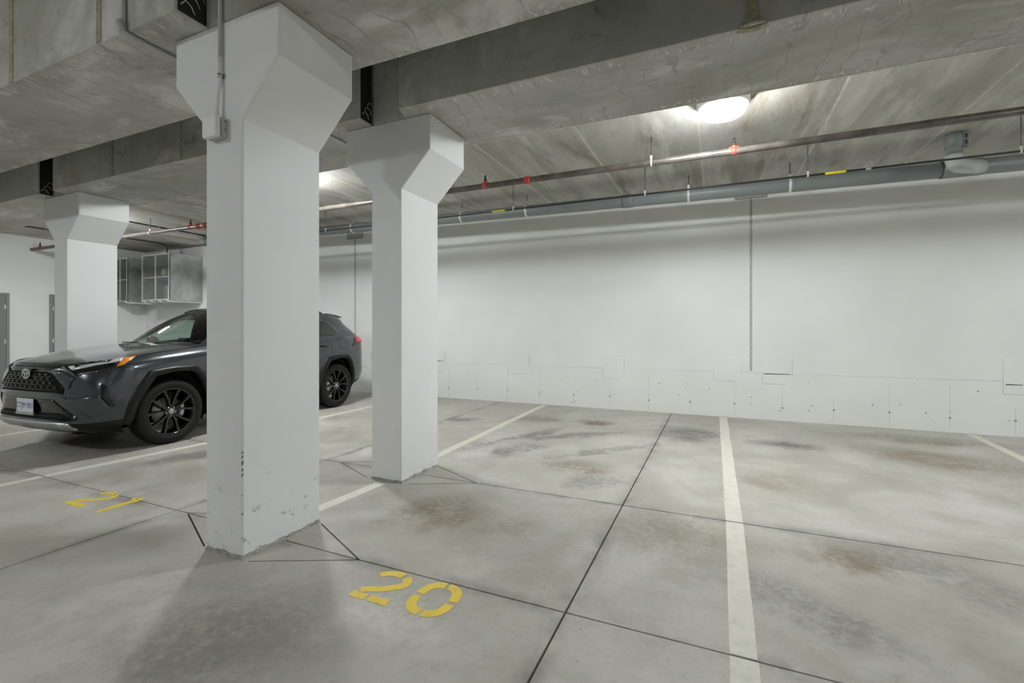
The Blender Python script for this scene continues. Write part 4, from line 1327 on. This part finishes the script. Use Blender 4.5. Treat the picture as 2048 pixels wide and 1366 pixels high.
            for k in range(5):
                t = 2 * PI * k / 5 + PI / 2 + PI / 5
                MB().lathe([(0.010, 0.06), (0.010, 0.088), (0.005, 0.093)], (0.055 * math.cos(t), 0, 0.055 * math.sin(t)), 'y', 8).build('wheel_nut', M['chrome'], wh)
    # --- front: grille, lamps, intake, plate
    gr = patch('grille', [(0.878, -0.40, 0.655), (0.871, -0.405, 0.70), (0.855, -0.35, 0.855), (0.854, -0.29, 0.878), (0.85, 0.29, 0.878), (0.844, 0.375, 0.862), (0.832, 0.535, 0.735), (0.83, 0.565, 0.705), (0.837, 0.56, 0.655), (0.857, 0.45, 0.668), (0.883, 0.1, 0.668), (0.883, -0.1, 0.668), (0.86, -0.45, 0.668), (0.837, -0.56, 0.655), (0.83, -0.565, 0.705), (0.832, -0.535, 0.735)][4:] + [(0.844, -0.375, 0.862), (0.85, -0.29, 0.878)], M['mesh'], off=0.004, thick=0.010, sides=(1,))[0]
    for z, hw in ((0.700, 0.53), (0.745, 0.505), (0.790, 0.455), (0.833, 0.40)):
        n = 36
        pts = []
        for i in range(n + 1):
            y = -hw + 2 * hw * i / n
            p, nn = snap(Vector((0.9, y, z)), 0.010)
            pts.append(p)
        part(MB().tube(pts, 0.006, 6), 'grille_bar', M['gloss'], gr)
        k = 0
        y = -hw + 0.05
        while y < hw - 0.04:
            if not (z > 0.78 and abs(y) < 0.10):
                p, nn = snap(Vector((0.9, y, z + 0.0225)), 0.009)
                part(MB().box(p.x - 0.006, p.x + 0.003, p.y - 0.022, p.y + 0.022, p.z - 0.007, p.z + 0.007), 'grille_stud', M['gloss'], gr)
            y += 0.095; k += 1
    patch('bonnet_lip_trim', [(0.80, 0.445, 0.936), (0.82, 0.43, 0.916), (0.846, 0.30, 0.886), (0.856, 0.10, 0.886), (0.856, -0.10, 0.886), (0.846, -0.30, 0.886), (0.82, -0.43, 0.916), (0.80, -0.445, 0.936), (0.825, -0.24, 0.930), (0.832, 0, 0.930), (0.825, 0.24, 0.930)], M['gloss'], off=0.003, thick=0.01, sides=(1,))
    it = patch('lower_intake', [(0.882, 0.15, 0.598), (0.864, 0.44, 0.600), (0.782, 0.705, 0.410), (0.803, 0.680, 0.384), (0.85, 0.552, 0.382), (0.874, 0.0, 0.384), (0.85, -0.552, 0.382), (0.803, -0.680, 0.384), (0.782, -0.705, 0.410), (0.864, -0.44, 0.600), (0.882, -0.15, 0.598)], M['gloss'], off=0.004, thick=0.012, sides=(1,))[0]
    patch('intake_slot', [(0.86, 0.50, 0.462), (0.80, 0.64, 0.415), (0.81, 0.645, 0.392), (0.85, 0.552, 0.388), (0.874, 0.0, 0.390), (0.85, -0.552, 0.388), (0.81, -0.645, 0.392), (0.80, -0.64, 0.415), (0.86, -0.50, 0.462), (0.87, 0.0, 0.458)], M['mesh'], it, 0.006, 0.006, 0.03, (1,))
    for z in (0.405, 0.432):
        pts = [snap(Vector((0.9, -0.58 + 1.16 * i / 30, z)), 0.009)[0] for i in range(31)]
        part(MB().tube(pts, 0.0055, 6), 'intake_bar', M['plastic'], it)
    patch('skid_trim', [(0.875, -0.38, 0.372), (0.885, 0.0, 0.374), (0.875, 0.38, 0.372), (0.828, 0.636, 0.366), (0.765, 0.665, 0.300), (0.813, 0.511, 0.296), (0.859, 0.164, 0.306), (0.862, 0.0, 0.308), (0.859, -0.164, 0.306), (0.813, -0.511, 0.296), (0.765, -0.665, 0.300), (0.828, -0.636, 0.366)], M['silver'], off=0.016, thick=0.02, sides=(1,))
    # headlamps
    hls = patch('headlamp', [(0.799, 0.456, 0.937), (0.728, 0.576, 0.958), (0.529, 0.699, 0.988), (0.405, 0.758, 1.006), (0.499, 0.807, 0.955), (0.523, 0.829, 0.923), (0.647, 0.781, 0.878), (0.773, 0.669, 0.836), (0.788, 0.632, 0.845), (0.808, 0.501, 0.908)], M['gloss'], off=0.004, res=0.022)
    for sgn, hl in zip((1, -1), hls):
        sd = (sgn,)
        patch('light_bar', [(0.785, 0.528, 0.929), (0.756, 0.578, 0.937), (0.758, 0.601, 0.925), (0.766, 0.600, 0.910), (0.553, 0.751, 0.962), (0.488, 0.743, 0.991), (0.409, 0.76, 1.006), (0.465, 0.805, 0.969), (0.536, 0.779, 0.955), (0.714, 0.684, 0.915), (0.775, 0.613, 0.895), (0.783, 0.596, 0.895)], M['lampclear'], hl, 0.010, 0.008, 0.02, sd)
        patch('upper_reflector', [(0.736, 0.601, 0.943), (0.664, 0.673, 0.954), (0.537, 0.72, 0.984), (0.557, 0.729, 0.971), (0.658, 0.692, 0.947), (0.736, 0.624, 0.933)], M['lampgrey'], hl, 0.008, 0.006, 0.02, sd)
        patch('lower_reflector', [(0.772, 0.668, 0.842), (0.759, 0.67, 0.862), (0.655, 0.775, 0.878), (0.679, 0.762, 0.871)], M['lampgrey'], hl, 0.008, 0.006, 0.02, sd)
        patch('chrome_edge', [(0.803, 0.463, 0.931), (0.796, 0.486, 0.932), (0.789, 0.604, 0.875), (0.781, 0.648, 0.847), (0.788, 0.632, 0.847), (0.808, 0.501, 0.908)], M['lampgrey'], hl, 0.009, 0.006, 0.02, sd)
        patch('amber_reflector', [(0.41, 0.772, 1.002), (0.313, 0.789, 1.017), (0.398, 0.833, 0.973), (0.456, 0.847, 0.939), (0.522, 0.834, 0.916), (0.51, 0.827, 0.933)], M['amber'], hl, 0.008, 0.010, 0.02, sd)
    vts = patch('corner_vent', [(0.657, 0.822, 0.75), (0.609, 0.848, 0.734), (0.596, 0.861, 0.645), (0.552, 0.87, 0.527), (0.564, 0.866, 0.511), (0.6, 0.856, 0.51), (0.669, 0.833, 0.626)], M['gloss'], off=0.004, res=0.025)
    # folded planes of the bumper corner
    patch('bumper_fold', [(0.831, 0.604, 0.605), (0.765, 0.74, 0.626), (0.674, 0.83, 0.638), (0.642, 0.846, 0.579), (0.6, 0.856, 0.508), (0.665, 0.825, 0.463), (0.723, 0.784, 0.42), (0.748, 0.757, 0.437), (0.805, 0.667, 0.546), (0.841, 0.571, 0.627)], M['paint'], off=0.010, thick=0.02, res=0.03)
    patch('bumper_cheek', [(0.843, 0.388, 0.872), (0.816, 0.475, 0.900), (0.808, 0.548, 0.869), (0.779, 0.650, 0.815), (0.802, 0.634, 0.785), (0.818, 0.621, 0.713), (0.834, 0.545, 0.757)], M['paint'], off=0.010, thick=0.02, res=0.03)
    # body creases and panel gaps on the visible flank
    def gap(pts, sides=(1, -1), r=0.003, name='panel_gap'):
        for sgn in sides:
            P = []
            for a, b in zip(pts[:-1], pts[1:]):
                for i in range(8):
                    q = Vector(a).lerp(Vector(b), i / 8); q.y *= sgn
                    P.append(snap(q, 0.0005)[0])
            q = Vector(pts[-1]); q.y *= sgn; P.append(snap(q, 0.0005)[0])
            part(MB().tube(P, r, 5), name, M['dark'])
    gap([(0.515, 0.835, 0.915), (0.40, 0.88, 0.905), (0.26, 0.905, 0.875)])
    gap([(-2.523, 0.799, 1.200), (-2.552, 0.865, 1.133), (-2.563, 0.909, 1.03), (-2.549, 0.922, 0.88)])
    gap([(-0.55, 0.81, 1.10), (-0.60, 0.89, 1.0), (-0.60, 0.90, 0.7), (-0.56, 0.88, 0.40)])
    gap([(-1.52, 0.815, 1.13), (-1.52, 0.90, 1.0), (-1.52, 0.90, 0.7), (-1.52, 0.88, 0.40)])
    gap([(-2.724, 0.859, 1.144), (-2.905, 0.852, 1.152), (-2.943, 0.876, 1.124), (-2.941, 0.906, 0.994), (-2.759, 0.912, 0.993), (-2.724, 0.859, 1.144)], (1,), 0.003, 'fuel_door_gap')
    # number plate
    px, pz = 0.897, 0.520
    pl = part(MB().box(px, px + 0.006, -0.1525 + 0.012, 0.1525 + 0.012, pz - 0.076, pz + 0.076), 'number_plate', M['platewhite'], car, 0.003)
    part(MB().box(px - 0.004, px + 0.009, -0.150, 0.174, pz - 0.092, pz - 0.064), 'plate_holder', M['silver'], pl)
    cu = bpy.data.curves.new('plate_lettering', 'FONT')
    cu.body = 'CTJM 901'; cu.size = 0.082; cu.align_x = 'CENTER'; cu.align_y = 'CENTER'; cu.extrude = 0.0006; cu.space_character = 0.92
    cu.materials.append(M['plateblue'])
    tmp = bpy.data.objects.new('plate_text', cu)
    me = bpy.data.meshes.new_from_object(tmp)
    bpy.data.objects.remove(tmp)
    tx = link('plate_lettering', me, pl)
    tx.location = (px + 0.0066, 0.012, pz + 0.002)
    tx.rotation_euler = (PI / 2, 0, PI / 2)
    # emblem: oval ring with two crossed ovals
    em = part(MB().lathe([(0.0005, 0.004), (0.85, 0.004), (0.97, 0.001), (0.97, -0.005)], (0, 0, 0), 'x', 32), 'emblem', M['emblemblue'])
    em.location = (0.888, 0.012, 0.852)
    em.scale = (1, 0.072, 0.050)
    def ring(cy, cz, ry, rz, r):
        pts = [(0.893, 0.012 + cy + ry * math.cos(t * PI / 16), 0.852 + cz + rz * math.sin(t * PI / 16)) for t in range(33)]
        return MB().tube(pts, r, 8, caps=False)
    part(ring(0, 0, 0.070, 0.048, 0.0058), 'emblem_ring', M['chrome'])
    part(ring(0, 0.017, 0.047, 0.022, 0.005), 'emblem_ring', M['chrome'])
    part(ring(0, -0.002, 0.021, 0.042, 0.005), 'emblem_ring', M['chrome'])
    # --- rear
    tl = patch('tail_lamp', [(-3.207, 0.818, 1.174), (-3.313, 0.788, 1.186), (-3.40, 0.78, 1.186), (-3.43, 0.76, 1.18), (-3.43, 0.80, 1.08), (-3.363, 0.837, 1.07), (-3.286, 0.86, 1.029), (-3.071, 0.892, 1.025)], M['smoke'], off=0.006, res=0.03)
    for sgn, t in zip((1, -1), tl):
        patch('red_lens', [(-3.250, 0.815, 1.178), (-3.313, 0.790, 1.188), (-3.41, 0.775, 1.186), (-3.44, 0.75, 1.18), (-3.45, 0.79, 1.082), (-3.409, 0.815, 1.081), (-3.211, 0.867, 1.084)], M['taillight'], t, 0.014, 0.014, 0.03, (sgn,))
    patch('quarter_window', [(-2.40, 0.70, 1.475), (-2.551, 0.698, 1.472), (-2.674, 0.697, 1.455), (-2.844, 0.762, 1.301), (-2.803, 0.786, 1.238), (-2.708, 0.794, 1.215), (-2.40, 0.80, 1.20)], M['tint'], off=0.003, thick=0.008)
    for sgn in (1, -1):
        h = MB().tube([(-2.30, 0.905 * sgn, 1.045), (-2.32, 0.928 * sgn, 1.045), (-2.45, 0.930 * sgn, 1.04), (-2.475, 0.912 * sgn, 1.04)], 0.013, 8)
        part(h, 'door_handle', M['gloss'])
        h = MB().tube([(-1.28, 0.895 * sgn, 1.0), (-1.30, 0.918 * sgn, 1.0), (-1.43, 0.920 * sgn, 1.0), (-1.455, 0.902 * sgn, 1.0)], 0.013, 8)
        part(h, 'door_handle', M['gloss'])
        part(MB().box(-3.125, -3.10, 0.68 * sgn - 0.10, 0.68 * sgn + 0.10, 0.24, 0.50), 'mud_flap', M['black'])
    sp = MB().prism([(-2.80, 1.595), (-3.02, 1.575), (-3.16, 1.545), (-3.17, 1.528), (-3.03, 1.520), (-2.80, 1.560)], -0.585, 0.585, 'y')
    part(sp, 'roof_spoiler', M['paint'], car, 0.008)
    # --- interior
    part(MB().prism([(-0.40, 1.07), (-0.62, 1.10), (-0.80, 1.10), (-0.86, 1.02), (-0.80, 0.80), (-0.40, 0.80)], -0.70, 0.70, 'y'), 'dashboard', M['seat'], car, 0.03)
    part(MB().box(-0.78, -0.74, -0.13, 0.13, 1.10, 1.20), 'centre_screen', M['gloss'], car, 0.008)
    for sgn in (1, -1):
        s = MB().prism([(-1.25, 0.62), (-1.30, 0.72), (-1.75, 0.70), (-1.90, 1.20), (-1.98, 1.22), (-1.98, 1.15), (-1.82, 0.58)], 0.36 * sgn - 0.24, 0.36 * sgn + 0.24, 'y')
        st = part(s, 'seat', M['seat'], car, 0.03)
        part(MB().box(-1.98, -1.90, 0.36 * sgn - 0.12, 0.36 * sgn + 0.12, 1.235, 1.40), 'headrest', M['seat'], st, 0.03)
    part(MB().prism([(-2.15, 0.60), (-2.20, 0.70), (-2.62, 0.68), (-2.76, 1.18), (-2.86, 1.18), (-2.72, 0.55)], -0.62, 0.62, 'y'), 'rear_bench', M['seat'], car, 0.03)
    part(MB().tube([(-0.98 - 0.06 * math.sin(t * PI / 12), 0.36 + 0.18 * math.cos(t * PI / 12), 1.03 + 0.17 * math.sin(t * PI / 12)) for t in range(25)], 0.014, 8, caps=False), 'steering_wheel', M['black'])
    part(MB().box(-0.905, -0.88, -0.12, 0.12, 1.455, 1.52).tube([(-0.89, 0, 1.5), (-0.87, 0, 1.55)], 0.012, 6), 'interior_mirror', M['black'], car, 0.006)
    part(MB().box(-2.9, -0.45, -0.78, 0.78, 0.34, 0.42), 'cabin_floor', M['dark'])
    for sgn, x0 in ((1, 0.0), (-1, 0.0)):
        y0 = 0.55 if sgn > 0 else -0.05
        part(MB().tube([(-0.345 + (0.0 if sgn > 0 else 0.065), y0, 1.128), (-0.42 + 0.08, y0 - 0.22, 1.145), (-0.41 + 0.12, y0 - 0.48, 1.150)], 0.006, 6), 'wiper', M['black'])
    return car
build_car()
